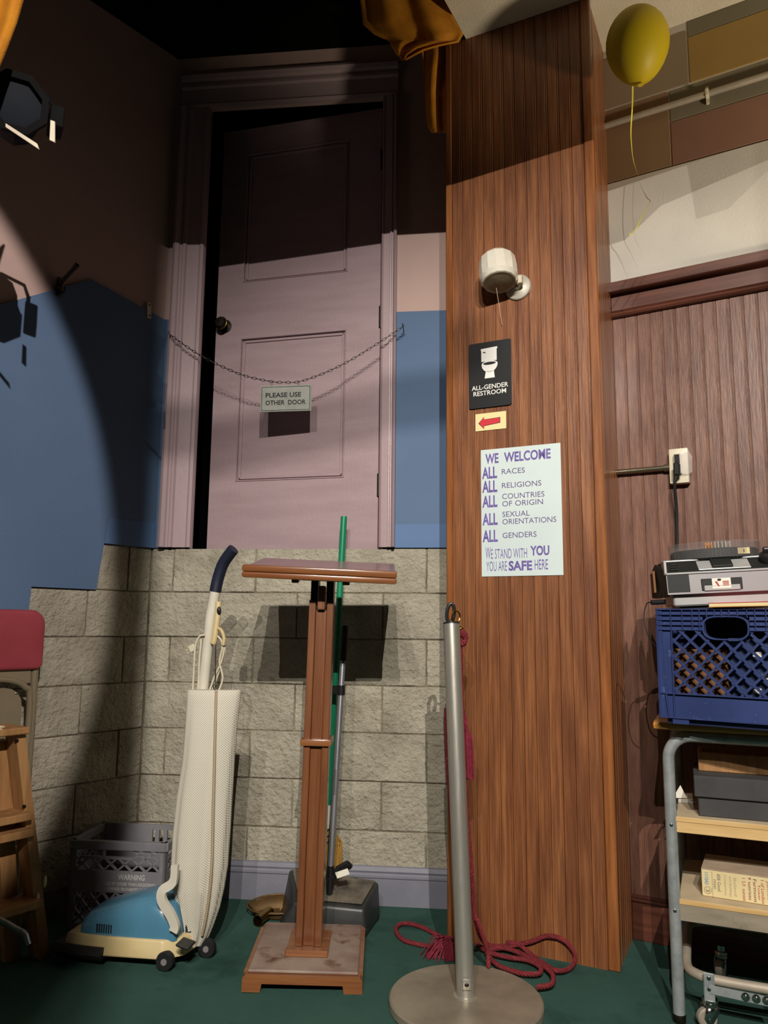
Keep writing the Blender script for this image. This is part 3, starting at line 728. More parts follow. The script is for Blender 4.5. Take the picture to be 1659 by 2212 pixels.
# ================================================================== LECTERN
lb = [at_z(521, 2146), at_z(782, 2148)]
LCF = Frame((lb[0].x + lb[1].x) / 2, (lb[0].y + lb[1].y) / 2, 0)
t = thing('lectern', 'cherry wood pedestal lectern standing in front of the block wall', 'lectern', loc=LCF.o, rot=(R(0), R(1.0), R(0)))
hw = (lb[1].x - lb[0].x) / 2; BD_ = .37
bs_ = MB(); bs_.xz([(-hw, .0), (-hw + .05, 0), (-hw + .054, .022), (hw - .054, .022), (hw - .05, 0), (hw, 0), (hw, .036), (hw - .008, .044), (-hw + .008, .044), (-hw, .036)], 0, .03)
bs_.xz([(-hw, .0), (-hw + .05, 0), (-hw + .054, .022), (hw - .054, .022), (hw - .05, 0), (hw, 0), (hw, .036), (hw - .008, .044), (-hw + .008, .044), (-hw, .036)], BD_ - .03, BD_)
bs_.box(-hw, hw, .03, BD_ - .03, .02, .043)
bs_.build('base', m_lecth, t)
MB().box(-hw + .012, hw - .012, .014, BD_ - .01, .0435, .052, .003).build('base_top', m_lectd, t)
fx = LCF.loc(at_z(660, 2068, .055)); 
PX, PY = fx.x, .205
ft = MB(); ft.box(PX - .062, PX + .062, PY - .105, PY - .075, .052, .070, .003); ft.box(PX - .062, PX + .062, PY - .075, PY + .09, .052, .058, .002)
ft.build('foot_block', m_lecth, t)
pw = .0385
for a0, a1, yo, nm in ((-pw, -pw + .021, 0, 'post_rail'), (pw - .021, pw, 0, 'post_rail'), (-pw + .0215, pw - .0215, .008, 'post_core')):
    MB().box(PX + a0, PX + a1, PY - .045 + yo, PY + .045 - yo, .058, 1.075 if nm == 'post_rail' else 1.045, .002).build(nm, m_lect, t)
MB().box(PX - pw - .009, PX + pw + .009, PY - .056, PY + .056, .632, .652, .003, 2).build('collar', m_lecth, t)
hs = MB(); hs.box(PX - .036, PX - .013, PY - .03, PY + .045, 1.06, 1.14); hs.box(PX + .013, PX + .036, PY - .03, PY + .045, 1.06, 1.14); hs.build('neck', m_blk, t)
MB().box(PX - .012, PX + .012, PY - .055, PY - .02, 1.045, 1.12, .003).build('tilt_block', m_lect, t)
# reading top, tilted towards the reader
Mt = Matrix.Translation((PX + .0, PY - .175, 1.128)) @ Matrix.Rotation(R(1.1), 4, 'Y') @ Matrix.Rotation(R(9.2), 4, 'X')
TW = .232
tp = MB(); tp.box(-TW, TW, 0, .030, .0185, .0385, .005, 2, Mt); tp.box(-TW, TW, .0, .030, 0, .0182, .006, 2, Mt); tp.build('front_ledge', m_lecth, t)
MB().box(-TW + .004, TW - .004, .028, .37, .002, .032, .004, 1, Mt).build('reading_top', m_lectp, t)
for s_ in (-1, 1): MB().box(s_ * .078 - .011, s_ * .078 + .011, .06, .33, -.016, .002, .002, 1, Mt).build('support_rail', m_lecth, t)
MB().box(-.062, .062, .09, .30, -.010, .002, 0, 1, Mt).build('mounting_plate', m_galvd, t)

# ================================================================== BROOM and lobby dustpan
PB = [at_y(743, 1116, 2.935), at_y(719, 1700, 2.905), at_y(711, 1760, 2.90)]
t = thing('broom', 'straw broom with a bright green handle leaning behind the lectern', 'broom', loc=(PB[2].x, PB[2].y, 0))
O = Vector((PB[2].x, PB[2].y, 0))
top = PB[0] - O; mid = at_y(709, 1738, 2.90) - O
MB().tube([mid, mid.lerp(top, .5), top], .0122, 12).build('handle', m_green, t)
e1 = at_y(706, 1790, 2.898) - O
MB().tube([mid + (mid - top) * .0, mid.lerp(e1, .5), e1], [.0105, .0105, .009], 12).build('ferrule', m_paper, t)
br = MB(); random.seed(9)
dn = (e1 - mid).normalized()
for k in range(170):
    a_ = (k % 34) / 33 * 2 - 1; dpt = ((k // 34) / 4 * 2 - 1)
    b0 = e1 + Vector((a_ * .010, dpt * .008, .0)); 
    sp_ = a_ * .040 + random.uniform(-.004, .004)
    b1 = Vector((e1.x + sp_ + .012, e1.y + dpt * .018, .20 + random.uniform(-.01, .01)))
    cur = -.10 if a_ < -.2 else -.03
    b2_ = Vector((b1.x + sp_ * .25 + cur * random.uniform(.6, 1.2), b1.y - .02 + dpt * .012, .012 + random.uniform(0, .03)))
    br.tube(smooth_path([b0, b0.lerp(b1, .5) + Vector((sp_ * .25, 0, 0)), b1, b2_], 3), .0017, 4)
tag(br.build('bristles', m_straw, t), kind='stuff')
for zz_ in (.235, .255, .275):
    f = (zz_ - .20) / (e1.z - .20); hwid = .040 * (1 - f) + .012 * f + .006
    cx = e1.x + .012 * (1 - f)
    MB().tube([(cx + hwid * math.cos(a_), e1.y + .024 * math.sin(a_), zz_ + .006 * math.cos(a_)) for a_ in [2 * math.pi * k / 20 for k in range(20)]], .0018, 5, closed=True).build('stitching', m_stitch, t)

# lobby dustpan: black scoop box with silver pole
fr0, fr1 = at_z(598, 2019), at_z(790, 2029)
DPF = Frame(fr0.x, fr0.y, math.degrees(math.atan2(fr1.y - fr0.y, fr1.x - fr0.x)))
t = thing('lobby_dustpan', 'black long-handled lobby dustpan with dusty top behind the lectern', 'dustpan', DPF)
Wd = (fr1 - fr0).length
bx = MB()
hF, hB, dD = .105, .150, .185
bot = [(0, 0), (Wd, 0), (Wd + .028, dD), (-.03, dD)]
topp = [(.045, .012, hF - .022), (Wd * .62, .012, hF), (Wd - .012, .012, hF - .03), (Wd + .012, dD, hB - .04), (-.01, dD, hB - .03)]
vs = [(0, 0, .0), (Wd, 0, .0), (Wd + .028, dD, 0), (-.03, dD, 0), (.05, .010, hF - .006), (Wd - .006, .010, hF - .018), (Wd + .022, dD, hB - .03), (-.005, dD, hB)]
fsF = [[0, 1, 5, 4], [1, 2, 6, 5], [2, 3, 7, 6], [3, 0, 4, 7], [0, 3, 2, 1]]
b = bmesh.new(); vv = [b.verts.new(v) for v in vs]
for f in fsF + [[4, 5, 6, 7]]: b.faces.new([vv[i] for i in f])
bmesh.ops.recalc_face_normals(b, faces=b.faces)
bmesh.ops.bevel(b, geom=list(b.edges), offset=.011, segments=3, affect='EDGES', profile=.5)
bx.add(b); bx.build('scoop', m_panside, t)
ti = [(.066, .024, hF + .0005), (Wd - .018, .024, hF - .0085), (Wd + .010, dD - .012, hB - .026), (.008, dD - .012, hB + .002)]
nrm = Vector((0, -.22, 1)).normalized() * .0012
MB().prism([Vector(v) for v in ti], nrm).build('dusty_lid', m_pandust, t)
pb_, ptop = at_y(714, 1878, 2.735), at_y(745, 1352, 2.86)
lb0, lb1 = DPF.loc(pb_), DPF.loc(ptop)
gr = lb0.lerp(lb1, .845)
MB().tube([lb0, gr], .0105, 12).build('pole', m_alu, t)
MB().tube([gr, lb1 * .995 + gr * .005, lb1], [.0128, .0128, .0105], 12).build('grip', m_blkrub, t)
cl_ = lb0.lerp(lb1, (1878 - 1500) / (1878 - 1352.0) * 1.0)
MB().tube([cl_ + Vector((0, 0, -.017)), cl_ + Vector((0, 0, .017))], .0148, 12).box(cl_.x - .040, cl_.x - .008, cl_.y - .012, cl_.y + .012, cl_.z - .015, cl_.z + .015, .003).build('broom_clip', m_blk, t)
MB().tube([lb0 + Vector((0, 0, -.06)), lb0 + Vector((0, 0, .012))], .0125, 12).build('pole_socket', m_blk, t)
h0, h1 = DPF.loc(at_y(712, 1905, 2.72)), DPF.loc(at_y(750, 1866, 2.80))
br_ = MB(); br_.tube([h0, h0.lerp(h1, .5) + Vector((0, 0, .012)), h1, h1 + Vector((.008, .01, -.012))], .012, 8); br_.tube([h0 + Vector((0, 0, .01)), h0 + Vector((0, 0, -.045))], .011, 8)
br_.build('bail_bracket', m_blk, t)
MB().box(-.022, .022, -.002, .002, -.010, .014, .001, 1, Matrix.Translation(DPF.loc(at_y(740, 1888, 2.70))) @ Matrix.Rotation(R(-55), 4, 'X') @ Matrix.Rotation(R(-25), 4, 'Y')).build('tag', m_paper, t)

# brass dustpan on the floor
bp0 = at_z(580, 1992)
t = thing('brass_dustpan', 'tarnished brass dustpan with hollow tube handle lying on the carpet', 'dustpan', loc=bp0)
pn = MB()
ring0 = [(-.085, .07, .035), (-.02, .125, .045), (.085, .125, .045), (.13, .05, .035), (.06, -.005, .030), (-.045, .01, .028)]
ringb = [(x_ * .8, y_ * .8 + .012, .004) for x_, y_, z_ in ring0]
pn.faces(ring0 + ringb, [[i, (i + 1) % 6, 6 + (i + 1) % 6, 6 + i] for i in range(6)] + [[6, 7, 8, 9, 10, 11]])
o = pn.build('pan', m_pan, t, sm=50); md = o.modifiers.new('thick', 'SOLIDIFY'); md.thickness = .003
MB().tube(smooth_path(ring0, 4, True), .003, 6, closed=True).build('rim', m_pan, t)
hd_ = MB(); N_ = 20
p0_, p1_ = Vector((.0, .03, .024)), Vector((-.030, -.045, .0195))
axd = (p1_ - p0_).normalized(); qh = axd.to_track_quat('Z', 'Y').to_matrix().to_4x4(); Lh = (p1_ - p0_).length
hd_.lathe([(.0155, 0), (.0170, Lh - .004), (.0185, Lh), (.0165, Lh), (.0150, Lh - .02), (.0140, .01), (.001, .008)], 20, Matrix.Translation(p0_) @ qh)
hd_.build('handle_tube', m_brass, t)

# ================================================================== STANCHION and rope
sb = at_z(1006, 2152, .028)
t = thing('stanchion', 'brushed steel stanchion post on a round base beside the column', 'stanchion', loc=(sb.x, sb.y, 0))
MB().lathe([(.199, 0), (.204, .004), (.204, .022), (.200, .0265), (.03, .029), (.001, .029)], 64).build('base', m_disc, t)
MB().lathe([(.033, .028), (.033, .031), (.026, .033), (.02, .033)], 32).build('collar', m_steel, t)
ptp = at_y(975, 1345, sb.y + .10) - Vector((sb.x, sb.y, 0))
p0_ = Vector((0, 0, .03)); axs = (ptp - p0_); Lp = axs.length
qs = Matrix.Translation(p0_) @ axs.to_track_quat('Z', 'Y').to_matrix().to_4x4()
MB().lathe([(.0243, 0), (.0243, Lp - .001), (.0235, Lp)], 40, qs).build('pole', m_steel, t)
MB().lathe([(.0247, Lp - .004), (.0247, Lp - .001), (.0235, Lp + .001), (.001, Lp + .001)], 40, qs).build('pole_cap', m_blk, t)
mk = MB(); mk.tube([ptp + Vector((.008 * math.sin(a_) * .3 - .002, .004, .028 + .0)) + Vector((.011 * math.cos(a_), 0, .028 * math.sin(a_))) for a_ in [2 * math.pi * k / 20 for k in range(20)]], .0055, 10, closed=True)
mk.build('eye_ring', m_blk, t)
mk = MB(); mk.tube([ptp + Vector((.014, -.002, .018)) + Vector((.012 * math.cos(a_), .006 * math.cos(a_), .017 * math.sin(a_))) for a_ in [2 * math.pi * k / 18 for k in range(18)]], .0026, 8, closed=True)
mk.build('brass_ring', m_brass, t)
plq = MB(); plq.box(-.011, .011, -.0030, .0, -.014, .013, .002, 2, Matrix.Translation((.0, -.0245, .068)))
plq.build('badge', m_steel, t)
MB().ball((.0, -.0272, .067), .006, (1, .4, .8)).build('badge_oval', m_darkmetal, t)

def twisted(path_pts, r, pitch, name, m, parent, n=6):
    sp = smooth_path(path_pts, 14); Ls = [0]
    for i in range(1, len(sp)): Ls.append(Ls[-1] + (sp[i] - sp[i - 1]).length)
    tot = Ls[-1]; N = max(8, int(tot / (pitch / 7))); Q = []; j = 0
    for i in range(N + 1):
        s_ = tot * i / N
        while j < len(sp) - 2 and Ls[j + 1] < s_: j += 1
        f = (s_ - Ls[j]) / max(1e-9, Ls[j + 1] - Ls[j]); Q.append(sp[j].lerp(sp[j + 1], min(1, f)))
    a = Vector((1, 0, .01)); fr = []
    for i in range(len(Q)):
        tn = (Q[min(i + 1, len(Q) - 1)] - Q[max(0, i - 1)]).normalized()
        a = (a - tn * a.dot(tn)); a = a.normalized() if a.length > 1e-6 else tn.orthogonal().normalized()
        fr.append((a.copy(), tn.cross(a)))
    mb = MB()
    for s_ in range(3):
        P_ = []
        for i, q_ in enumerate(Q):
            an = 2 * math.pi * (tot * i / N / pitch + s_ / 3); P_.append(q_ + (fr[i][0] * math.cos(an) + fr[i][1] * math.sin(an)) * r * .52)
        mb.tube(P_, r * .62, n)
    return mb.build(name, m, parent)
RO = Vector((sb.x, sb.y + .12, 0))
t = thing('rope', 'burgundy twisted rope looped on the carpet behind the stanchion', 'rope', loc=RO)
def fz(px, py, z): return at_z(px, py, z) - RO
RR = .0066
# vertical strand down the right of the post
vy = sb.y + .16
def vp(px, py, y=None): return at_y(px, py, vy if y is None else y) - RO
strand = [vp(995, 1395), vp(997, 1500), vp(1002, 1650), vp(1008, 1760), vp(1015, 1840), vp(1020, 1900), vp(1023, 1960, vy + .02), vp(1033, 2010, vy + .04)]
floorloop = [(1050, 2038), (1075, 2044), (1110, 2042), (1150, 2033), (1180, 2022), (1212, 2028), (1236, 2050), (1242, 2075), (1228, 2094), (1200, 2096), (1170, 2078), (1145, 2060), (1120, 2040), (1095, 2036)]
def rp_pt(px, py, z):
    q_ = at_z(px, py, z); l_ = CF.loc(q_)
    if l_.y > -.013 and l_.x > -.02:
        x_, zz_ = CF.px(px, py, -.013); q_ = CF.w(x_, -.013, max(zz_, z))
    return q_ - RO
pts_ = strand + [rp_pt(x_, y_, RR + (.012 if i in (0,) else .004 + .008 * (i % 5 == 4))) for i, (x_, y_) in enumerate(floorloop)]
twisted(pts_, RR, .030, 'cord', m_rope, t)
loop2 = [(1030, 2040), (1060, 2058), (1100, 2068), (1140, 2074), (1166, 2088), (1166, 2102), (1140, 2104), (1110, 2098), (1075, 2084), (1054, 2062), (1050, 2045)]
twisted([rp_pt(x_, y_, RR + .010) for x_, y_ in loop2], RR, .030, 'cord', m_rope, t)
loop3 = [(1055, 2052), (1090, 2048), (1130, 2062), (1165, 2080), (1190, 2100), (1196, 2116), (1188, 2128), (1160, 2132)]
twisted([rp_pt(x_, y_, RR + .014) for x_, y_ in loop3], RR, .030, 'cord', m_rope, t)
loop4 = [(985, 2034), (950, 2022), (915, 2004), (885, 1995), (862, 1998), (856, 2012), (872, 2030), (905, 2040), (940, 2046), (975, 2052)]
twisted([fz(x_, y_, RR + .002) for x_, y_ in loop4], RR, .030, 'cord', m_rope, t)
twisted([vp(1055, 2090, sb.y + .17), vp(1054, 2060, sb.y + .18), vp(1046, 2030, sb.y + .17), vp(1030, 1985, sb.y + .16)], RR, .03, 'cord', m_rope, t)
# left strand beside the post
twisted([vp(962, 1530), vp(964, 1620), vp(969, 1700), vp(973, 1760), vp(975, 1800), vp(980, 1860)], .0045, .024, 'cord', m_rope, t)
# knot near the top, tassel, floor tassel
kn = [vp(992, 1360), vp(1000, 1368), vp(1004, 1385), vp(996, 1392), vp(990, 1378), vp(999, 1366), vp(1006, 1378), vp(1000, 1392)]
kn = [p + Vector((0, (-.006 if i % 2 else .006), 0)) for i, p in enumerate(kn)]
twisted(kn, .0085, .026, 'knot', m_rope, t)
MB().ball(vp(995, 1358), .010, (1, 1, .8)).build('rope_end_cap', m_brass, t)
def tassel(p0, p1, r0, r1, n, name):
    mb = MB(); random.seed(3)
    for k in range(n):
        a_ = 2 * math.pi * k / n * 5.3; q_ = math.sqrt((k + .5) / n)
        e = Vector((math.cos(a_), math.sin(a_), 0)) * q_
        axis = (p1 - p0).normalized(); e = e - axis * e.dot(axis)
        mb.tube([p0 + e * r0 * .3, p0.lerp(p1, .12) + e * r0, p0.lerp(p1, .5) + e * (r0 + r1) * .55, p1 + e * r1 * random.uniform(.9, 1.1) + axis * random.uniform(-.004, .004)], .0026, 5)
    return tag(mb.build(name, m_tassel, t), kind='stuff')
tassel(vp(1010, 1580), vp(1013, 1680), .013, .0145, 44, 'tassel')
twisted([vp(1000, 1535), vp(1005, 1560), vp(1009, 1584)], .006, .02, 'tassel_cord', m_tassel, t)
mb = MB(); random.seed(8)
c_ = fz(968, 2052, .02)
for k in range(120):
    a_ = random.uniform(0, 2 * math.pi); l_ = random.uniform(.02, .055)
    d_ = Vector((math.cos(a_) * 1.0 - .25, math.sin(a_) * .7, 0)) * l_
    mb.tube([c_ + d_ * .1 + Vector((0, 0, random.uniform(0, .04))), c_ + d_ * .7 + Vector((0, 0, random.uniform(.0, .04))), c_ + d_ * 1.25 + Vector((0, 0, -.017))], .0017, 4)
tag(mb.build('floor_tassel', m_tassel, t), kind='stuff')

# ================================================================== VACUUM CLEANER
rw_ = at_z(357, 2096)
VF = Frame(rw_.x, rw_.y, -9)
t = thing('vacuum_cleaner', 'vintage upright vacuum with blue hood and cream fabric bag', 'vacuum cleaner', VF)
nl = VF.loc(at_z(114, 2084)); FX = nl.x            # front of nozzle, local x (negative)
WDT = .30
pl2 = [(FX + .01, .0), (FX + .15, -.012), (-.005, -.012), (.045, .03), (.055, .08), (.055, .13), (.04, .17), (-.01, .19), (FX + .15, .19), (FX + .01, .20)]
def slab(poly, z0, z1, tap=0.0, cx=0, cy=0, bev=.006):
    n = len(poly); b = bmesh.new()
    lo = [b.verts.new((x_, y_, z0)) for x_, y_ in poly]; hi = [b.verts.new((x_ + (cx - x_) * tap, y_ + (cy - y_) * tap, z1)) for x_, y_ in poly]
    b.faces.new(lo[::-1]); b.faces.new(hi)
    for i in range(n): b.faces.new([lo[i], lo[(i + 1) % n], hi[(i + 1) % n], hi[i]])
    if bev: bmesh.ops.bevel(b, geom=list(b.edges), offset=bev, segments=2, affect='EDGES', profile=.5)
    m_ = MB(); m_.add(b); return m_
slab(pl2, .030, .080, .06, -.14, .13).build('nozzle_body', m_vac, t)
bm2 = MB(); bm2.tube(smooth_path([(FX + .150, -.016, .036), (FX + .08, -.012, .036), (FX + .0, .0, .036), (FX - .01, .03, .036), (FX - .01, .18, .036), (FX + .02, .206, .036), (FX + .15, .198, .036)], 5), .018, 10)
bm2.build('bumper', m_blkrub, t)
MB().box(FX + .02, -.01, .02, .17, .012, .032, .003).build('underbody', m_blk, t)
# blue hood lofted along x
hx = [(-.287, .015, .09), (-.280, .048, .105), (-.262, .062, .112), (-.20, .083, .116), (-.13, .104, .117), (-.075, .116, .117), (-.035, .112, .115), (0, .09, .11), (.015, .06, .105), (.022, .02, .095)]
rings = []
for x_, h_, w_ in hx:
    ring = []
    for k in range(17):
        a_ = math.pi * k / 16; c__, s__ = math.cos(a_), math.sin(a_)
        sg = lambda v, e_: math.copysign(abs(v) ** e_, v)
        ring.append(Vector((x_ + (-.035 + .03 * s__) * (0), .100 - sg(c__, .55) * w_ * .82, .074 + sg(s__, .62) * h_)))
    rings.append(ring)
MB().loft(rings, cap=True).build('hood', m_vacb, t, sm=50)
vt = MB()
for k in range(7): vt.box(-.225 + k * .0075, -.2215 + k * .0075, .0045, .03, .086, .110)
vt.build('vent_slots', m_blk, t)
def wheel(x_, y_, r_, name='wheel'):
    w_ = MB(); w_.lathe([(r_ * .3, -.011), (r_ * .9, -.011), (r_, -.007), (r_, .007), (r_ * .9, .011), (r_ * .3, .011)], 20, Matrix.Translation((x_, y_, r_)) @ Matrix.Rotation(R(90), 4, 'X')); o_ = w_.build(name, m_blkrub, t)
    h_ = MB(); h_.lathe([(r_ * .34, -.013), (r_ * .34, .013)], 12, Matrix.Translation((x_, y_, r_)) @ Matrix.Rotation(R(90), 4, 'X')); h_.build('hub', m_greyp, o_)
wheel(0, -.002, .027); wheel(.085, .105, .027); wheel(.01, .185, .027); wheel(FX + .06, .02, .014, 'front_roller'); wheel(FX + .06, .17, .014, 'front_roller')
# fork arm, pedal and motor neck
VY = VF.o.y + .10
def vv_(px, py, y): return VF.loc(at_y(px, py, y))
yA = VF.o.y - .004
fk = MB()
fp = [vv_(378, 1868, yA), vv_(374, 1905, yA), vv_(352, 1922, yA), vv_(350, 1945, yA), vv_(368, 1975, yA), vv_(378, 2000, yA), vv_(375, 2012, yA)]
fps = smooth_path(fp, 4)
rings = []
for i, p in enumerate(fps):
    tn = (fps[min(i + 1, len(fps) - 1)] - fps[max(0, i - 1)]).normalized(); sd = Vector((tn.z, 0, -tn.x)).normalized() * (.013 if i > 3 else .0105)
    rings.append([p - sd + Vector((0, -.006, 0)), p + sd + Vector((0, -.006, 0)), p + sd + Vector((0, .008, 0)), p - sd + Vector((0, .008, 0))])
fk.loft(rings); fk.build('fork_arm', m_vacw, t)
MB().box(.02, .062, -.035, .02, .088, .096, .003, 1, Matrix.Rotation(R(14), 4, 'Y')).build('foot_pedal', m_blk, t)
MB().ball((.03, .115, .10), .05, (.8, 1, 1.3)).build('motor_neck', m_navy, t)
# bag
bagrows = [(1490, 405, 521, .020), (1500, 404, 520, .028), (1560, 401, 513, .040), (1640, 396, 506, .048), (1720, 384, 501, .052), (1800, 376, 496, .056), (1870, 373, 491, .058), (1920, 379, 483, .056), (1960, 388, 474, .050), (1995, 396, 462, .042), (2020, 398, 452, .036), (2038, 402, 442, .028)]
ybg = VF.o.y + .10
rows = []
for i in range(len(bagrows) - 1):
    for j in range(4):
        f = j / 4; rows.append(tuple(bagrows[i][k] * (1 - f) + bagrows[i + 1][k] * f for k in range(4)))
rows.append(bagrows[-1])
rings = []
for i, (y_, xl, xr, dp) in enumerate(rows):
    a = vv_(xl, y_, ybg); b_ = vv_(xr, y_, ybg); c_ = (a + b_) / 2; h_ = (b_ - a) / 2; ring = []
    tq = i / (len(rows) - 1)
    for k in range(48):
        an = 2 * math.pi * k / 48
        cx_, sx_ = math.cos(an), math.sin(an)
        fold = 1 + .12 * tq * math.sin(an * 9 + 1.5 * tq) + .08 * tq * math.sin(an * 15 + 2 + tq)
        ring.append(c_ + h_ * math.copysign(abs(cx_) ** .8, cx_) * (1 + (fold - 1) * .25) + Vector((0, sx_ * dp * fold, 0)))
    rings.append(ring)
# bag fabric with printed dots
m_bag = bpy.data.materials.new('dotted_bag_fabric'); m_bag.use_nodes = True
N, L = m_bag.node_tree.nodes, m_bag.node_tree.links; bs_n = N['Principled BSDF']; bs_n.inputs['Roughness'].default_value = .75
tc = N.new('ShaderNodeTexCoord'); sp3 = N.new('ShaderNodeSeparateXYZ'); L.new(tc.outputs['Object'], sp3.inputs[0])
def mth(op, a_, b_=None):
    n_ = N.new('ShaderNodeMath'); n_.operation = op
    for i, q_ in enumerate((a_, b_)):
        if q_ is None: continue
        if isinstance(q_, (int, float)): n_.inputs[i].default_value = q_
        else: L.new(q_, n_.inputs[i])
    return n_.outputs[0]
fq = 2 * math.pi / .0074
s1 = mth('SINE', mth('MULTIPLY', sp3.outputs[0], fq)); s2 = mth('SINE', mth('MULTIPLY', sp3.outputs[2], fq))
dots = mth('GREATER_THAN', mth('MULTIPLY', s1, s2), .55)
mx = N.new('ShaderNodeMix'); mx.data_type = 'RGBA'; L.new(dots, mx.inputs[0]); mx.inputs[6].default_value = (*S(212, 206, 190), 1); mx.inputs[7].default_value = (*S(120, 108, 90), 1)
L.new(mx.outputs[2], bs_n.inputs['Base Color'])
MB().loft(rings).build('dust_bag', m_bag, t, sm=60)
zp = MB(); zpts = [vv_(467, 1492, ybg - .028), vv_(465, 1560, ybg - .045), vv_(463, 1640, ybg - .053), vv_(461, 1720, ybg - .057), vv_(459, 1800, ybg - .060), vv_(457, 1870, ybg - .062), vv_(452, 1930, ybg - .058), vv_(444, 1985, ybg - .050), vv_(436, 2020, ybg - .042)]
zp.tube(smooth_path(zpts, 4), .0045, 6); zp.build('zipper', mat('zipper_tape', S(168, 150, 124), rough=.7), t)
# tube handle behind bag top
th0, th1, th2 = vv_(432, 1560, ybg + .035), vv_(455, 1330, ybg + .035), vv_(465, 1278, ybg + .035)
MB().tube([vv_(418, 1760, ybg + .06), th0, vv_(446, 1420, ybg + .035), th1, th2], .0172, 16).build('handle_tube', m_vacw, t)
gp = smooth_path([th2, vv_(471, 1250, ybg + .033), vv_(482, 1218, ybg + .025), vv_(499, 1193, ybg + .012), vv_(505, 1186, ybg + .008)], 6)
MB().tube(gp, .0192, 16).build('grip', m_navy, t)
swb = MB(); swp = [vv_(472, 1300, ybg + .018), vv_(470, 1330, ybg + .016), vv_(463, 1380, ybg + .016), vv_(460, 1390, ybg + .018)]
swb.tube(smooth_path(swp, 4), [.010] * 12 + [.008], 10); swb.build('switch_housing', m_vac, t)
MB().ball(vv_(473, 1319, ybg + .006), .010, (.7, .6, 1.3)).build('switch', m_blk, t)
hkp = smooth_path([vv_(466, 1358, ybg + .015), vv_(477, 1360, ybg + .005), vv_(484, 1378, ybg - .002), vv_(482, 1394, ybg - .002)], 5)
MB().tube(hkp, .0055, 8).build('cord_hook', m_vac, t)
MB().tube([vv_(466, 1392, ybg), vv_(465, 1450, ybg - .01), vv_(465, 1486, ybg - .01)], .0018, 6).build('bag_spring', m_chrome, t)
MB().tube([vv_(465 + 4 * math.cos(a_), 1484 + 7 * math.sin(a_), ybg - .012) for a_ in [2 * math.pi * k / 14 for k in range(14)]], .002, 6, closed=True).build('bag_clip', m_chrome, t)
cb = MB()
for xa_, xb_, yo in ((417, 440, .0), (428, 442, .012), (456, 484, -.006), (462, 486, .004), (475, 480, -.01)):
    if xa_ < 450: pts_ = [(xb_ + 2, 1372), (xb_ - 8, 1374), (xa_ + 6, 1390), (xa_ + 3, 1420), (xa_ + 1, 1460), (xa_ - 1, 1500)]
    else: pts_ = [(470, 1374), (478, 1384), (xb_, 1400), (xb_ - 6, 1430), (xa_ + 6, 1465), (xa_ - 6, 1500)]
    cb.tube(smooth_path([vv_(x_, y_, ybg + .012 + yo) for x_, y_ in pts_], 6), .0031, 8)
cb.build('coiled_cord', m_cord, t)
pg = vv_(417, 1400, ybg + .025)
mbp = MB(); mbp.box(-.013, .010, -.009, .009, -.012, .012, .003, 1, Matrix.Translation(pg) @ Matrix.Rotation(R(-30), 4, 'Y')); mbp.box(-.024, -.012, -.001, .001, -.007, -.004, 0, 1, Matrix.Translation(pg) @ Matrix.Rotation(R(-30), 4, 'Y')); mbp.box(-.024, -.012, -.001, .001, .003, .006, 0, 1, Matrix.Translation(pg) @ Matrix.Rotation(R(-30), 4, 'Y'))
mbp.build('plug', m_cord, t)

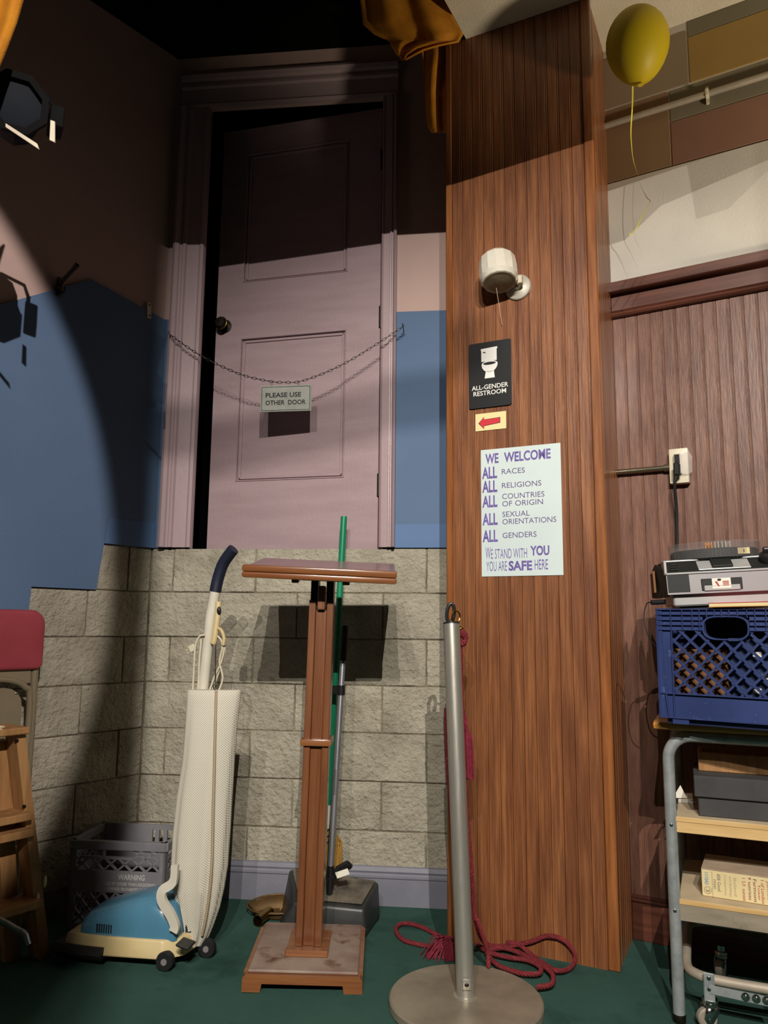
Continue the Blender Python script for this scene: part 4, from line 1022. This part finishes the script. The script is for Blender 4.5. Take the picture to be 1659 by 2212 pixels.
# ================================================================== CRATES
def bar(mb, p, q, w, y0, y1):
    d = Vector((q[0] - p[0], q[1] - p[1])); n_ = Vector((-d.y, d.x)).normalized() * w / 2
    mb.xz([(p[0] - n_.x, p[1] - n_.y), (q[0] - n_.x, q[1] - n_.y), (q[0] + n_.x, q[1] + n_.y), (p[0] + n_.x, p[1] + n_.y)], y0, y1)
def clip_line(c, sgn, x0, x1, z0, z1):
    pts_ = []
    for x_ in (x0, x1):
        z_ = sgn * x_ + c
        if z0 - 1e-6 <= z_ <= z1 + 1e-6: pts_.append((x_, z_))
    for z_ in (z0, z1):
        x_ = (z_ - c) / sgn
        if x0 < x_ < x1: pts_.append((x_, z_))
    return pts_[:2] if len(pts_) >= 2 else None
def blue_face(t, w, h, M_, name):
    wall = MB(); T = .012
    wall.box(.0, .034, .004, T, 0, h, .001, 1, M_); wall.box(w - .034, w, .004, T, 0, h, .001, 1, M_)
    wall.box(.034, w - .034, .004, T, .0, .062, .001, 1, M_)
    hw_ = .056; hz0, hz1 = h - .078, h - .022; cx = w / 2
    def hole_ring(ex, ez): return [(cx + math.copysign(abs(math.cos(a_)) ** .55, math.cos(a_)) * ex, (hz0 + hz1) / 2 + math.copysign(abs(math.sin(a_)) ** .7, math.sin(a_)) * ez) for a_ in [2 * math.pi * k / 24 for k in range(24)]]
    wall.box(.034, cx - hw_, .004, T, h - .056, h - .001, 0, 1, M_); wall.box(cx + hw_, w - .034, .004, T, h - .056, h - .001, 0, 1, M_); wall.box(cx - hw_, cx + hw_, .004, T, h - .022, h - .001, 0, 1, M_)
    wall.build(name, m_bluec, t)
    ri = MB()
    for z_ in (h - .003, h - .016, h - .030, h - .043, h - .056):
        if z_ > h - .02: ri.box(0, w, -.004, T, z_ - .001, z_ + .0015, 0, 1, M_)
        else: ri.box(0, cx - hw_, -.003, .006, z_ - .001, z_ + .001, 0, 1, M_); ri.box(cx + hw_, w, -.003, .006, z_ - .001, z_ + .001, 0, 1, M_)
    for x_ in (.001, .036, .065, .090, .108, .126, .145, .162, .18, .2, .222, .24, .265, .296, w - .001):
        ri.box(x_ - .001, x_ + .001, -.003, .006, h - (.056 if abs(x_ - cx) > hw_ - .004 else .024), h, 0, 1, M_)
    ri.box(0, w, -.004, .008, .061, .064, 0, 1, M_); ri.box(0, w, -.006, .008, .0, .003, 0, 1, M_)
    for x_ in (.001, .036, w - .036, w - .001): ri.box(x_ - .0012, x_ + .0012, -.004, .006, 0, h - .05, 0, 1, M_)
    bar(ri, (.016, .062), (.022, .003), .003, -.003, .006) if M_ is None else None
    ri.build('rib_grid', m_bluec, t)
    hr = MB(); o_ = hole_ring(hw_, .031); i_ = hole_ring(hw_ - .004, .0275); n_ = 24
    vs_ = [(x_, -.003, z_) for x_, z_ in o_] + [(x_, -.003, z_) for x_, z_ in i_] + [(x_, .02, z_) for x_, z_ in o_] + [(x_, .02, z_) for x_, z_ in i_]
    fs_ = []
    for k in range(n_):
        j = (k + 1) % n_; fs_ += [[k, j, n_ + j, n_ + k], [n_ + k, n_ + j, 3 * n_ + j, 3 * n_ + k], [k, 2 * n_ + k, 2 * n_ + j, j], [2 * n_ + k, 3 * n_ + k, 3 * n_ + j, 2 * n_ + j]]
    hr.faces(vs_, fs_, M_); hr.build('handle_rim', m_bluec, t)
    la = MB(); X0, X1, Z0, Z1 = .036, w - .036, .063, h - .054
    for sgn in (1, -1):
        c = -0.6
        while c < .7:
            cl2 = clip_line(c, sgn * 1.02, X0, X1, Z0, Z1)
            if cl2:
                NS = 40; runs = []; cur = None
                for q in range(NS + 1):
                    f = q / NS; pt2 = (cl2[0][0] * (1 - f) + cl2[1][0] * f, cl2[0][1] * (1 - f) + cl2[1][1] * f)
                    ins = ((pt2[0] - cx) / (hw_ + .001)) ** 4 + ((pt2[1] - (hz0 + hz1) / 2) / .032) ** 4 < 1
                    if ins: cur = None
                    else:
                        if cur is None: cur = [pt2, pt2]; runs.append(cur)
                        cur[1] = pt2
                for ra, rb2 in runs:
                    if abs(ra[0] - rb2[0]) < .004: continue
                    b_ = MB(); bar(b_, ra, rb2, .006, .0 if sgn < 0 else .002, .011)
                    me_ = bpy.data.meshes.new('x'); bm3 = b_.b
                    if M_ is not None: bmesh.ops.transform(bm3, matrix=M_, verts=bm3.verts)
                    bm3.to_mesh(me_); la.b.from_mesh(me_); bpy.data.meshes.remove(me_)
            c += .042
    la.build('lattice', m_bluec, t)
QF = Frame(.733, 2.075, -35, .768)
t = thing('milk_crate', 'blue plastic milk crate on the cart under the slide projector', 'crate', loc=QF.o, rz=QF.rz)
CW_, CH_ = .34, .283
blue_face(t, CW_, CH_, None, 'front_wall')
blue_face(t, CW_, CH_, Matrix.Rotation(R(-90), 4, 'Z') @ Matrix.Translation((-CW_, 0, 0)), 'side_wall')
blue_face(t, CW_, CH_, Matrix.Translation((CW_, 0, 0)) @ Matrix.Rotation(R(90), 4, 'Z'), 'side_wall')
MB().box(0, CW_, CW_ - .012, CW_, 0, CH_).build('back_wall', m_bluec, t)
MB().box(.006, CW_ - .006, .006, CW_ - .006, 0, .006).box(.03, .07, -.002, .05, -.014, 0).box(.012, CW_ - .012, .012, CW_ - .012, -.016, 0, .003).build('bottom', m_bluec, t)
# boxes inside
for x0_, x1_, y0_, y1_, h_, m_, nm, lb_ in ((.03, .16, .04, .30, .17, m_dbox, 'carton', 'brown cardboard box inside the blue milk crate'), (.17, .31, .03, .30, .20, m_bbox, 'carton', 'dark blue box with white labels inside the blue milk crate')):
    o = thing(nm, lb_, 'box', loc=QF.w(x0_, y0_, .007), rz=QF.rz)
    MB().box(0, x1_ - x0_, 0, y1_ - y0_, 0, h_, .002).build('box_body', m_, o)
    MB().box(-.001, x1_ - x0_ + .001, -.001, y1_ - y0_, h_ - .03, h_, .001).build('lid', m_, o)
    if m_ is m_bbox:
        for zz_, xx_ in ((.065, .05), (.10, .07), (.07, .10), (.155, .055)): MB().box(xx_, xx_ + .020, -.0015, 0, zz_, zz_ + .012).build('white_label', m_paper, o)

# grey crate in the corner
GF = Frame(-1.035, 2.705, -6)
t = thing('milk_crate', 'grey plastic milk crate with WARNING print in the dark corner', 'crate', loc=GF.o, rz=GF.rz)
GW, GD, GH = .33, .235, .28
def grey_face(w, M_, name, full=True):
    f_ = MB(); T = .010
    f_.box(0, .022, 0, T, 0, GH, .001, 1, M_); f_.box(w - .022, w, 0, T, 0, GH, .001, 1, M_)
    f_.box(0, w, -.006, T + .002, GH - .028, GH, .002, 1, M_); f_.box(.02, w - .02, 0, T, .118, .186, .001, 1, M_); f_.box(.02, w - .02, 0, T, 0, .02, .001, 1, M_)
    f_.box(w * .34, w * .36, 0, T, GH - .055, GH - .02, 0, 1, M_); f_.box(w * .10, w * .66, 0, T, GH - .058, GH - .050, 0, 1, M_)
    for zA, zB in ((.186, GH - .052), (.018, .068), (.068, .118)):
        n_ = int(w / .05)
        for k in range(n_):
            xa_ = .02 + k * (w - .04) / n_; xb_ = .02 + (k + 1) * (w - .04) / n_
            for p, q_ in (((xa_, zA), (xb_, zB)), ((xb_, zA), (xa_, zB))):
                b_ = MB(); bar(b_, p, q_, .006, .001, .008); me_ = bpy.data.meshes.new('x')
                if M_ is not None: bmesh.ops.transform(b_.b, matrix=M_, verts=b_.b.verts)
                b_.b.to_mesh(me_); b_.b.free(); f_.b.from_mesh(me_); bpy.data.meshes.remove(me_)
    for k in range(2):
        b_ = MB(); xa_, xb_ = w * (.66 + .13 * k), w * (.79 + .13 * k)
        bar(b_, (xa_, GH - .054), (xb_, GH - .028), .006, .001, .008); bar(b_, (xb_, GH - .054), (xa_, GH - .028), .006, .001, .008)
        me_ = bpy.data.meshes.new('x')
        if M_ is not None: bmesh.ops.transform(b_.b, matrix=M_, verts=b_.b.verts)
        b_.b.to_mesh(me_); b_.b.free(); f_.b.from_mesh(me_); bpy.data.meshes.remove(me_)
    f_.build(name, m_greyc, t)
grey_face(GW, None, 'front_wall')
grey_face(GD, Matrix.Rotation(R(-90), 4, 'Z') @ Matrix.Translation((-GD, 0, 0)), 'side_wall')
grey_face(GD, Matrix.Translation((GW, 0, 0)) @ Matrix.Rotation(R(90), 4, 'Z'), 'side_wall')
bk = MB(); bk.box(0, GW, GD - .01, GD, 0, .22); bk.box(0, GW, GD - .01, GD, .262, GH); bk.box(0, .19, GD - .01, GD, .22, .262); bk.box(.30, GW, GD - .01, GD, .22, .262)
for xa_, xb_ in (((.20, .215)), ((.23, .245)), ((.27, .28))): bk.box(xa_, xb_, GD - .01, GD, .22, .262)
bk.build('back_wall', m_greyc, t)
MB().box(.005, GW - .005, .005, GD - .005, .002, .01).build('bottom', m_greyc, t)
lettering('WARNING', m_greyt, t, .170, .262, .160, .178, -.0006, .03)
lettering('USE BY OTHER THAN REGISTERED', m_greyt, t, .130, .300, .142, .152, -.0006, .02)
lettering('OWNER PROHIBITED BY LAW', m_greyt, t, .136, .290, .126, .136, -.0006, .02)

# ================================================================== LADDER
LDF = Frame(LF.o.x, LF.o.y, 54)
foot = at_z(104, 2062)
LDF = Frame(foot.x, foot.y, 54)
t = thing('step_ladder', 'folded wooden step ladder with paint drips at the left edge', 'ladder', LDF)
def rail(name, pxb, pxt, y, w, th_, m_=m_ladder):
    """board between two pixels on the local plane y, w across, th_ deep"""
    xb_, zb_ = LDF.px(*pxb, y); xt_, zt_ = LDF.px(*pxt, y); zb_ = 0
    return MB().prism([(xb_ - w / 2, y, zb_), (xb_ + w / 2, y, zb_), (xt_ + w / 2, y, zt_), (xt_ - w / 2, y, zt_)], (0, th_, 0)), (xb_, xt_, zt_)
LWD = .40
mbA, (ax0, ax1, azt) = rail('a', (99, 2062), (45, 1588), -.02, .030, .062)
mbA.build('front_rail', m_ladder, t)
lean = (ax1 - ax0) / azt
def shifted(x_off, lean_, zt, y, w, th_): return MB().prism([(x_off - w / 2, y, 0), (x_off + w / 2, y, 0), (x_off + lean_ * zt + w / 2, y, zt), (x_off + lean_ * zt - w / 2, y, zt)], (0, th_, 0))
shifted(ax0 - LWD, -lean * .0, azt, -.02, .030, .062).build('front_rail', m_ladder, t)
xb_, _ = LDF.px(68, 2070, -.05); xt_, ztr = LDF.px(8, 1600, .03)
shifted(xb_, (xt_ - xb_) / azt, azt - .02, .045, .048, .024).build('rear_leg', m_ladder, t)
shifted(xb_ - LWD + .05, 0, azt - .02, .045, .048, .024).build('rear_leg', m_ladder, t)
for pyz in ((55, 1762), (60, 1797), (78, 1950)):
    x_, z_ = LDF.px(pyz[0], pyz[1], -.03)
    MB().box(ax0 - LWD, ax0 + lean * z_ - .008, -.052, .05, z_ - .011, z_ + .011, .002).build('tread', m_ladder, t)
x_, z_ = LDF.px(15, 1838, .05); MB().cyl((ax0 - LWD, .055, z_), (x_ + .03, .055, z_), .009, 10).build('rung', m_ivory, t)
x_, z_ = LDF.px(20, 1580, -.02)
MB().box(ax1 - LWD, ax1 + .014, -.045, .09, z_ - .010, z_ + .010, .003).build('top_cap', m_ladder, t)
dr = MB(); random.seed(2)
for k in range(9): dr.ball((ax1 - .05 - k * .022, -.03 + random.uniform(0, .05), z_ + .010), random.uniform(.008, .016), (1.3, 1, .35), 10, 6)
dr.build('paint_splatter', m_paintdrip, t)
for q_ in ((98, 1905), (82, 1942)):
    x_, z_ = LDF.px(*q_, -.024); MB().ball((x_, -.021, z_), .012, (.5, .35, 1.5), 10, 6).build('paint_drip', m_paintdrip, t)
for q_ in ((36, 1600), (52, 1742)):
    x_, z_ = LDF.px(*q_, -.021); MB().cyl((x_, -.024, z_), (x_, -.018, z_), .005, 10).build('rivet', m_darkmetal, t)

# ================================================================== FOLDING CHAIR leaning on the left wall
CO = .10
x97, zc1 = LF.px(97, 1318, -CO); _, zc0 = LF.px(97, 1445, -CO)
CHF = Frame(*LF.w(x97 - .21, -CO, 0)[:2], 50)
t = thing('folding_chair', 'red padded folding chair folded flat against the left wall', 'chair', CHF)
HW_ = .208
pts_ = []
for cx_, cz_, r_, a0 in ((HW_ - .05, zc1 - .05, .05, 0), (-HW_ + .05, zc1 - .05, .05, 90), (-HW_ + .02, zc0 + .02, .02, 180), (HW_ - .02, zc0 + .02, .02, 270)):
    for k in range(7): an = R(a0 + 15 * k); pts_.append((cx_ + r_ * math.cos(an), cz_ + r_ * math.sin(an)))
b = bmesh.new(); fr_v = [b.verts.new((x_, -.022, z_)) for x_, z_ in pts_]; bk_v = [b.verts.new((x_, .012, z_)) for x_, z_ in pts_]
b.faces.new(fr_v); b.faces.new(bk_v[::-1])
for i in range(len(pts_)): b.faces.new([fr_v[i], bk_v[i], bk_v[(i + 1) % len(pts_)], fr_v[(i + 1) % len(pts_)]])
bmesh.ops.recalc_face_normals(b, faces=b.faces)
bmesh.ops.bevel(b, geom=[e for e in b.edges if all(abs(v.co.y + .022) < 1e-5 for v in e.verts)], offset=.012, segments=3, affect='EDGES', profile=.5)
bp = MB(); bp.add(b); bp.build('backrest_pad', m_redpad, t, sm=50)
ft_ = MB()
for s_ in (-1, 1): ft_.tube([(s_ * (HW_ - .016), .004, zc0 + .02), (s_ * (HW_ - .014), .004, zc0 - .1), (s_ * (HW_ - .012), .006, .30), (s_ * (HW_ - .006), .01, .012)], .0125, 12)
ft_.build('back_legs', m_beige, t)
MB().box(-HW_ + .03, HW_ - .03, -.004, .004, zc0 - .045, zc0 + .01, .002).build('cross_rail', m_beige, t)
hp = MB(); zh = zc0 - .030
hw2 = HW_ - .032
hoop = smooth_path([(-hw2, -.012, .05), (-hw2, -.012, .4), (-hw2, -.012, zh - .08), (-hw2 + .02, -.012, zh - .025), (-hw2 + .075, -.012, zh), (0, -.012, zh + .004), (hw2 - .075, -.012, zh), (hw2 - .02, -.012, zh - .025), (hw2, -.012, zh - .08), (hw2 - .002, -.012, .4), (hw2 - .01, -.03, .05)], 6)
hp.tube(hoop, .0105, 10); hp.build('front_legs', m_beige, t)
sp_pts = []
for cx_, cz_, r_, a0 in ((hw2 - .085, zh - .085, .06, 0), (-hw2 + .085, zh - .085, .06, 90), (-hw2 + .04, zh - .40, .02, 180), (hw2 - .04, zh - .40, .02, 270)):
    for k in range(5): an = R(a0 + 22.5 * k); sp_pts.append((cx_ + r_ * math.cos(an), cz_ + r_ * math.sin(an)))
MB().xz(sp_pts, -.010, -.004).build('seat_pan', m_beige, t, sm=0)
xr_, zr_ = CHF.px(36, 1498, -.011); MB().ball((xr_, -.010, zr_), .005, (1, .5, 1), 10, 6).build('rivet', m_chrome, t)
# bent tube foot poking past the ladder
f0, f1, f2 = at_y(-60, 1960, 2.30), at_y(40, 2010, 2.33), at_y(58, 2034, 2.33)
t = thing('tube_foot', 'bent chrome tube leg end poking in front of the ladder', 'tube leg', loc=(f2.x, f2.y, 0))
O = Vector((f2.x, f2.y, 0))
MB().tube(smooth_path([f0 - O, at_y(0, 1988, 2.32) - O, at_y(35, 2008, 2.33) - O, at_y(52, 2018, 2.33) - O, f2 - O], 5), .0095, 12).build('tube', m_galv, t)
MB().tube([at_y(53, 2019, 2.33) - O, f2 - O + Vector((.002, 0, -.008))], .0115, 12).build('end_cap', m_chrome, t)

# ================================================================== CART
lg = at_z(1468, 2207)
KF = Frame(lg.x, lg.y, -23)
t = thing('utility_cart', 'grey tubular steel utility cart with plywood shelves at right', 'cart', KF)
CL, CD = .62, .37
ZTB = .714
def side(y):
    rb_ = .062; P_ = [(0, y, .012), (0, y, .35)]
    P_ += [(rb_ - rb_ * math.cos(R(a_)), y, ZTB - rb_ + rb_ * math.sin(R(a_))) for a_ in range(0, 91, 9)]
    P_ += [(CL - rb_ + rb_ * math.sin(R(a_)), y, ZTB - rb_ + rb_ * math.cos(R(a_))) for a_ in range(0, 91, 9)]
    return P_ + [(CL, y, .35), (CL, y, .012)]
for y_ in (0, CD):
    MB().tube(side(y_), .0152, 16).build('frame_hoop', m_galv, t)
    for x_ in (0, CL): MB().lathe([(.0158, 0), (.0165, .004), (.0165, .016), (.0155, .02)], 14, Matrix.Translation((x_, y_, 0))).build('leg_tip', m_darkmetal, t)
tpz = ZTB + .016
MB().box(-.035, CL + .035, -.03, CD + .03, tpz, tpz + .021, .007, 2).build('top_shelf', m_edge, t)
def shelf(z0, z1, beam, nm):
    MB().box(.012, CL - .012, -.004, CD + .01, z1 - .012, z1, .001).build(nm + '_board', m_ply_dust, t)
    MB().box(.012, CL - .012, -.0075, .014, z1 - .0125, z1 - .0006, .001).build(nm + '_edge', m_ply, t)
    MB().box(.013, CL - .013, -.006, .016, z0, z1 - .0125, .001).build(nm + '_front_rail', m_beam if beam else m_ply, t)
    MB().box(.013, CL - .013, CD - .016, CD + .006, z0, z1 - .0125, .001).build(nm + '_back_rail', m_beam, t)
shelf(.466, .506, False, 'shelf'); shelf(.247, .300, True, 'shelf')
for z_ in (.485, .272):
    for y_ in (-.0155,): MB().ball((.001, y_, z_), .0045, (1, .5, 1), 10, 6).build('bolt', m_chrome, t)
# caster frame
zc = .115
uf = smooth_path([(CL - .03, .03, zc), (CL - .10, .0, zc), (.25, -.0, zc), (.10, .0, zc), (.045, .018, zc), (.022, .06, zc), (.018, .15, zc + .01), (.02, .30, zc + .02), (.05, .345, zc + .02), (.12, .36, zc + .02), (CL - .1, .36, zc + .02)], 5)
MB().tube(uf, .0125, 12).build('caster_frame', m_galvd, t)
def caster(x_, y_, turn, plate):
    if plate:
        pmb = MB(); pmb.box(x_ - .013, x_ + .013, y_ - .016, y_ - .012, .062, .135, .002); pmb.build('bracket', m_galv, t)
        for z_ in (.123, .097): MB().ball((x_, y_ - .016, z_), .0055, (1, .5, 1), 10, 6).build('bolt', m_chrome, t)
    M_ = Matrix.Translation((x_, y_, 0)) @ Matrix.Rotation(R(turn), 4, 'Z')
    c_ = MB(); c_.lathe([(.012, .085), (.012, .072), (.019, .070), (.020, .064), (.017, .062), (.019, .060), (.019, .054), (.012, .052)], 18, M_)
    for s_ in (-1, 1): c_.faces([(-.016, s_ * .013, .056), (.016, s_ * .013, .056), (.022, s_ * .014, .03), (.014, s_ * .014, .016), (.0, s_ * .014, .018), (-.016, s_ * .013, .04)], [[0, 1, 2, 3, 4, 5]], M_)
    c_.box(-.016, .016, -.014, .014, .052, .058, .002, 1, M_)
    o_ = c_.build('caster_fork', m_chrome, t); mdd = o_.modifiers.new('t', 'SOLIDIFY'); mdd.thickness = .002
    MB().lathe([(.004, -.010), (.022, -.010), (.025, -.006), (.025, .006), (.022, .010), (.004, .010)], 24, M_ @ Matrix.Translation((.010, 0, .025)) @ Matrix.Rotation(R(90), 4, 'X')).build('caster_wheel', m_galvd, t)
    MB().cyl(M_ @ Vector((.010, -.017, .025)), M_ @ Vector((.010, .017, .025)), .004, 10).build('axle', m_chrome, t)
caster(.075, -.002, 205, True); caster(.105, .33, 250, False); caster(CL - .09, -.002, 205, True); caster(CL - .09, .33, 240, False)
lk_ = MB(); lk_.prism([(.075, -.0195, .088), (.225, -.0195, .082), (.225, -.0195, .104), (.075, -.0195, .108)], (0, .003, 0)); lk_.build('link_bar', m_galv, t)
for x_ in (.158, .182, .205): MB().lathe([(.010, 0), (.010, .002), (.0055, .003), (.0055, .006), (.003, .008)], 16, Matrix.Translation((x_, -.0195, .096)) @ Matrix.Rotation(R(90), 4, 'X')).build('pivot_bolt', m_chrome, t)
MB().cyl((.245, -.0, .118), (.235, .34, .135), .007, 10).build('tie_rod', m_ivory, t)

# things on the cart shelves
o_ = at_z(1510, 1762, .507)
f_ = KF.loc(o_)
BF = Frame(*KF.w(f_.x, f_.y, 0)[:2], -21, .5065)
t = thing('archive_box', 'black lidded archive box on the middle cart shelf', 'box', loc=BF.o, rz=BF.rz)
MB().box(0, .30, 0, .20, 0, .055, .002).build('box_base', m_boxblk, t)
MB().box(-.009, .309, -.009, .209, .050, .104, .002).build('lid', m_boxblk, t)
t = thing('wooden_tray', 'brown wooden tray lying on the black archive box', 'tray', loc=BF.w(.005, .07, .1045), rz=R(-22))
MB().box(0, .29, 0, .012, 0, .050, .002).build('front_board', m_ladder, t)
MB().box(0, .29, .11, .122, 0, .050, .002).build('back_board', m_ladder, t)
for x_ in (0, .278): MB().box(x_, x_ + .012, .012, .11, 0, .050, .002).build('side_board', m_ladder, t)
MB().box(.012, .278, .012, .11, 0, .006).build('tray_bottom', m_ladder, t)
pq = at_z(1484, 1733, .5075)
t = thing('paper_scrap', 'torn folded paper scrap beside the black archive box', 'paper', loc=pq)
MB().prism([(-.025, .0, 0), (.022, -.012, 0), (.016, .02, 0), (.032, .035, .0), (-.01, .04, 0)], (0, 0, .0008)).build('flat_sheet', m_paper, t, sm=0)
MB().prism([(-.022, .05, .0008), (.02, .052, .0008), (.004, .055, .036)], (0, .0012, 0)).build('raised_corner', m_paper, t, sm=0)
o_ = at_z(1517, 1935, .3005)
WB = Frame(o_.x, o_.y, -27, .3005)
t = thing('carton', 'cream carton with handwritten notes on the lower cart shelf', 'box', loc=WB.o, rz=WB.rz)
zW = WB.px(1515, 1876)[1]
MB().box(0, .30, 0, .15, 0, zW - .001, .002).build('box_body', m_card, t)
MB().box(.0, .30, .0, .15, zW - .0015, zW + .001, .0005).build('dusty_top', m_cardt, t)
MB().box(.026, .0265, -.0006, 0, .0, zW - .004).build('rule_line', m_ink, t)
mi_blue = mat('blue_ink', S(40, 130, 190), rough=.7); mi_red = mat('red_ink', S(176, 66, 60), rough=.7); mi_grey = mat('pencil_grey', S(110, 106, 96), rough=.7); mi_tan = mat('faded_pencil', S(176, 164, 130), rough=.7); mi_pur = mat('dark_red_ink', S(130, 50, 72), rough=.7)
def hw_text(txt, x0_, x1_, za_, zb_, m_): lettering(txt, m_, t, x0_, x1_, za_, zb_, -.0007, 0, 90, 'handwriting')
hw_text('11/10/65', .008, .017, .030, zW - .008, mi_blue); hw_text('3', .010, .019, .0125, .020, mi_grey)
MB().tube([(.0145 + .0085 * math.cos(a_), -.0005, .0165 + .0085 * math.sin(a_)) for a_ in [2 * math.pi * k / 20 for k in range(20)]], .0005, 4, closed=True).build('circle', mi_grey, t)
hw_text('STUDIO', .029, .035, .022, .046, mi_grey); hw_text('#26 Good', .038, .047, .018, zW - .008, mi_grey)
hw_text('Comparisons', .054, .061, .010, zW - .008, mi_tan); hw_text('and Buildings', .066, .073, .008, zW - .01, mi_tan); hw_text('Boland', .078, .085, .012, zW - .012, mi_tan)
hw_text('1 S.F. sunset', .098, .106, .003, zW - .009, mi_red); hw_text('9 sunrises', .112, .120, .008, zW - .005, mi_pur); hw_text('Farmont', .124, .132, .004, zW - .008, mi_pur)
hw_text('1 of London', .142, .150, .004, zW - .008, mi_red); hw_text('Tower', .134, .140, .010, zW - .02, mi_red); hw_text('Junction', .154, .162, .006, zW - .008, mi_red)

# ================================================================== SLIDE PROJECTOR and book
PJ = Frame(*QF.w(.030, .012, 0)[:2], -15, .764 + CH_ + .004)
t = thing('slide_projector', 'silver and grey slide projector with a round slide tray on the crate', 'projector', loc=PJ.o, rot=(R(1.5), R(-2.8), PJ.rz))
PWD_, PDP = .29, .27
bs2 = MB(); bs2.box(.014, PWD_, .016, PDP, .004, .040, .004, 1); bs2.build('base', m_silver, t)
bs2 = MB(); bs2.box(.03, PWD_ - .03, .03, PDP - .03, -.004, .006); bs2.build('underside', m_blk, t)
bd = MB(); bd.prism([(.0, 0, .036), (.0, .008, .092), (.0, PDP, .092), (.0, PDP, .036)], (PWD_, 0, 0)); bd.build('body', m_greyp, t)
MB().prism([(.002, -.001, .042), (.002, .0068, .091), (.002, .02, .091), (.002, .02, .042)], (.055, 0, 0)).build('corner_panel', m_dkpanel, t)
ed = MB(); ed.box(-.004, PWD_ + .004, .004, .014, .089, .0945, .001); ed.box(-.004, .003, .004, .085, .089, .128, .001); ed.build('silver_edge', m_silver, t)
# sloping control deck
dk = MB(); dk.prism([(0, .010, .092), (0, .075, .128), (0, PDP, .128), (0, PDP, .092)], (PWD_, 0, 0)); dk.build('control_deck', m_dkpanel, t)
Md = Matrix.Translation((0, .010, .0925)) @ Matrix.Rotation(math.atan2(.036, .065), 4, 'X')
MB().box(.085, .215, .010, .062, 0, .003, .001, 1, Md).build('focus_well', m_silver, t)
MB().box(.120, .172, .014, .060, .003, .010, .002, 1, Md).build('focus_bar', m_dkpanel, t)
for k in range(3): MB().box(.014 + .002 * k, .034, .016 + k * .014, .020 + k * .014, .0, .005, .001, 1, Md).build('button', m_dkpanel, t)
MB().box(.0, PWD_, .068, .074, 0, .004, .001, 1, Md).build('deck_edge', m_silver, t)
MB().box(.086, .186, -.002, .010, .043, .074, .001).build('recess', m_blk, t)
MB().box(.092, .180, -.0035, .0, .042, .056, .001).build('recess_plate', m_silver, t)
MB().prism([(.112, -.004, .047), (.158, -.004, .047), (.158, -.002, .074), (.112, -.002, .074)], (0, .001, 0)).build('sticker', m_paper, t)
MB().prism([(.119, -.0046, .066), (.124, -.0046, .066), (.130, -.0046, .053), (.126, -.0046, .053)], (0, .0005, 0)).build('sticker_stroke', mi_red, t)
MB().ball((.130, -.004, .070), .004, (1.3, .3, .7), 10, 6).build('sticker_mark', m_ink, t)
for k in range(4): MB().box(.138, .153, -.0045, -.004, .054 + k * .0035, .0555 + k * .0035).build('sticker_line', mi_red, t)
sd = MB(); sd.prism([(.0, .01, .03), (-.022, .06, .028), (-.026, .20, .03), (-.026, .20, .10), (-.020, .08, .122), (.0, .02, .094)], (.004, .0, 0)); sd.build('side_vent_panel', m_dkpanel, t)
for k in range(5): MB().box(-.0275, -.022, .085 + k * .018, .092 + k * .018, .045, .105).build('vent_fin', m_dbox, t)
MB().cyl((-.006, .045, .018), (-.042, .030, .018), .007, 10).build('power_plug', m_blk, t)
MB().tube(smooth_path([(-.04, .03, .018), (-.055, .02, .015), (-.066, .0, -.02), (-.06, -.01, -.07), (-.04, -.0, -.10), (-.02, .012, -.12)], 6), .0018, 6).build('cable', m_blk, t)
TC = Matrix.Translation((.148, .165, .128))
MB().lathe([(.112, 0), (.114, .006), (.114, .026), (.108, .030), (.06, .030), (.055, .006), (.05, 0)], 72, TC).build('slide_tray', m_dkpanel, t)
rg = MB()
for k in range(72):
    a_ = 2 * math.pi * k / 72
    rg.box(.1135, .1162, -.0018, .0018, .004, .025, 0, 1, TC @ Matrix.Rotation(a_, 4, 'Z'))
rg.build('tray_ribs', m_blk, t)
MB().lathe([(.122, .004), (.122, .046), (.1195, .049), (.1195, .046), (.1205, .045), (.1205, .004)], 64, TC).build('clear_cover', m_clear, t)
for k, dg in enumerate((252, 256, 260, 264.5, 269, 274, 279, 285)):
    MB().box(.062, .108, -.0009, .0009, .008, .046, 0, 1, TC @ Matrix.Rotation(R(dg), 4, 'Z')).build('slide', m_slide if k < 3 else m_slidew, t)
MB().box(.0, .034, -.0008, 0, .0, .017, 0, 1, TC @ Matrix.Rotation(R(20), 4, 'Z') @ Matrix.Translation((.005, -.1172, .010))).build('tray_label', m_card, t)
lettering('B', m_ink, t, 0, .005, 0, .008, 0, 0, 0)
lt = [c for c in t.children if c.name.startswith('lettering')][-1]
lt.matrix_local = TC @ Matrix.Rotation(R(20), 4, 'Z') @ Matrix.Translation((.020, -.1184, .0145))
MB().lathe([(.020, 0), (.022, .006), (.020, .020), (.012, .024), (.001, .024)], 16, Md @ Matrix.Translation((.262, .045, 0))).box(.25, .276, .040, .052, .018, .040, .003, 1, Md).build('selector_knob', m_blk, t)
bq = QF.w(.135, -.012, CH_ + .003)
t = thing('book', 'thin paperback wedged under the front of the slide projector', 'book', loc=bq, rz=R(-35), rot=(0, R(-1), R(-36)))
MB().box(0, .20, .0, .13, .0, .009, .001).build('pages', m_card, t)
MB().box(-.001, .201, -.001, .131, .009, .0105, .0004).build('cover', m_red, t)
MB().box(-.001, .201, -.001, .131, -.0012, .0, .0004).build('back_cover', m_edge, t)
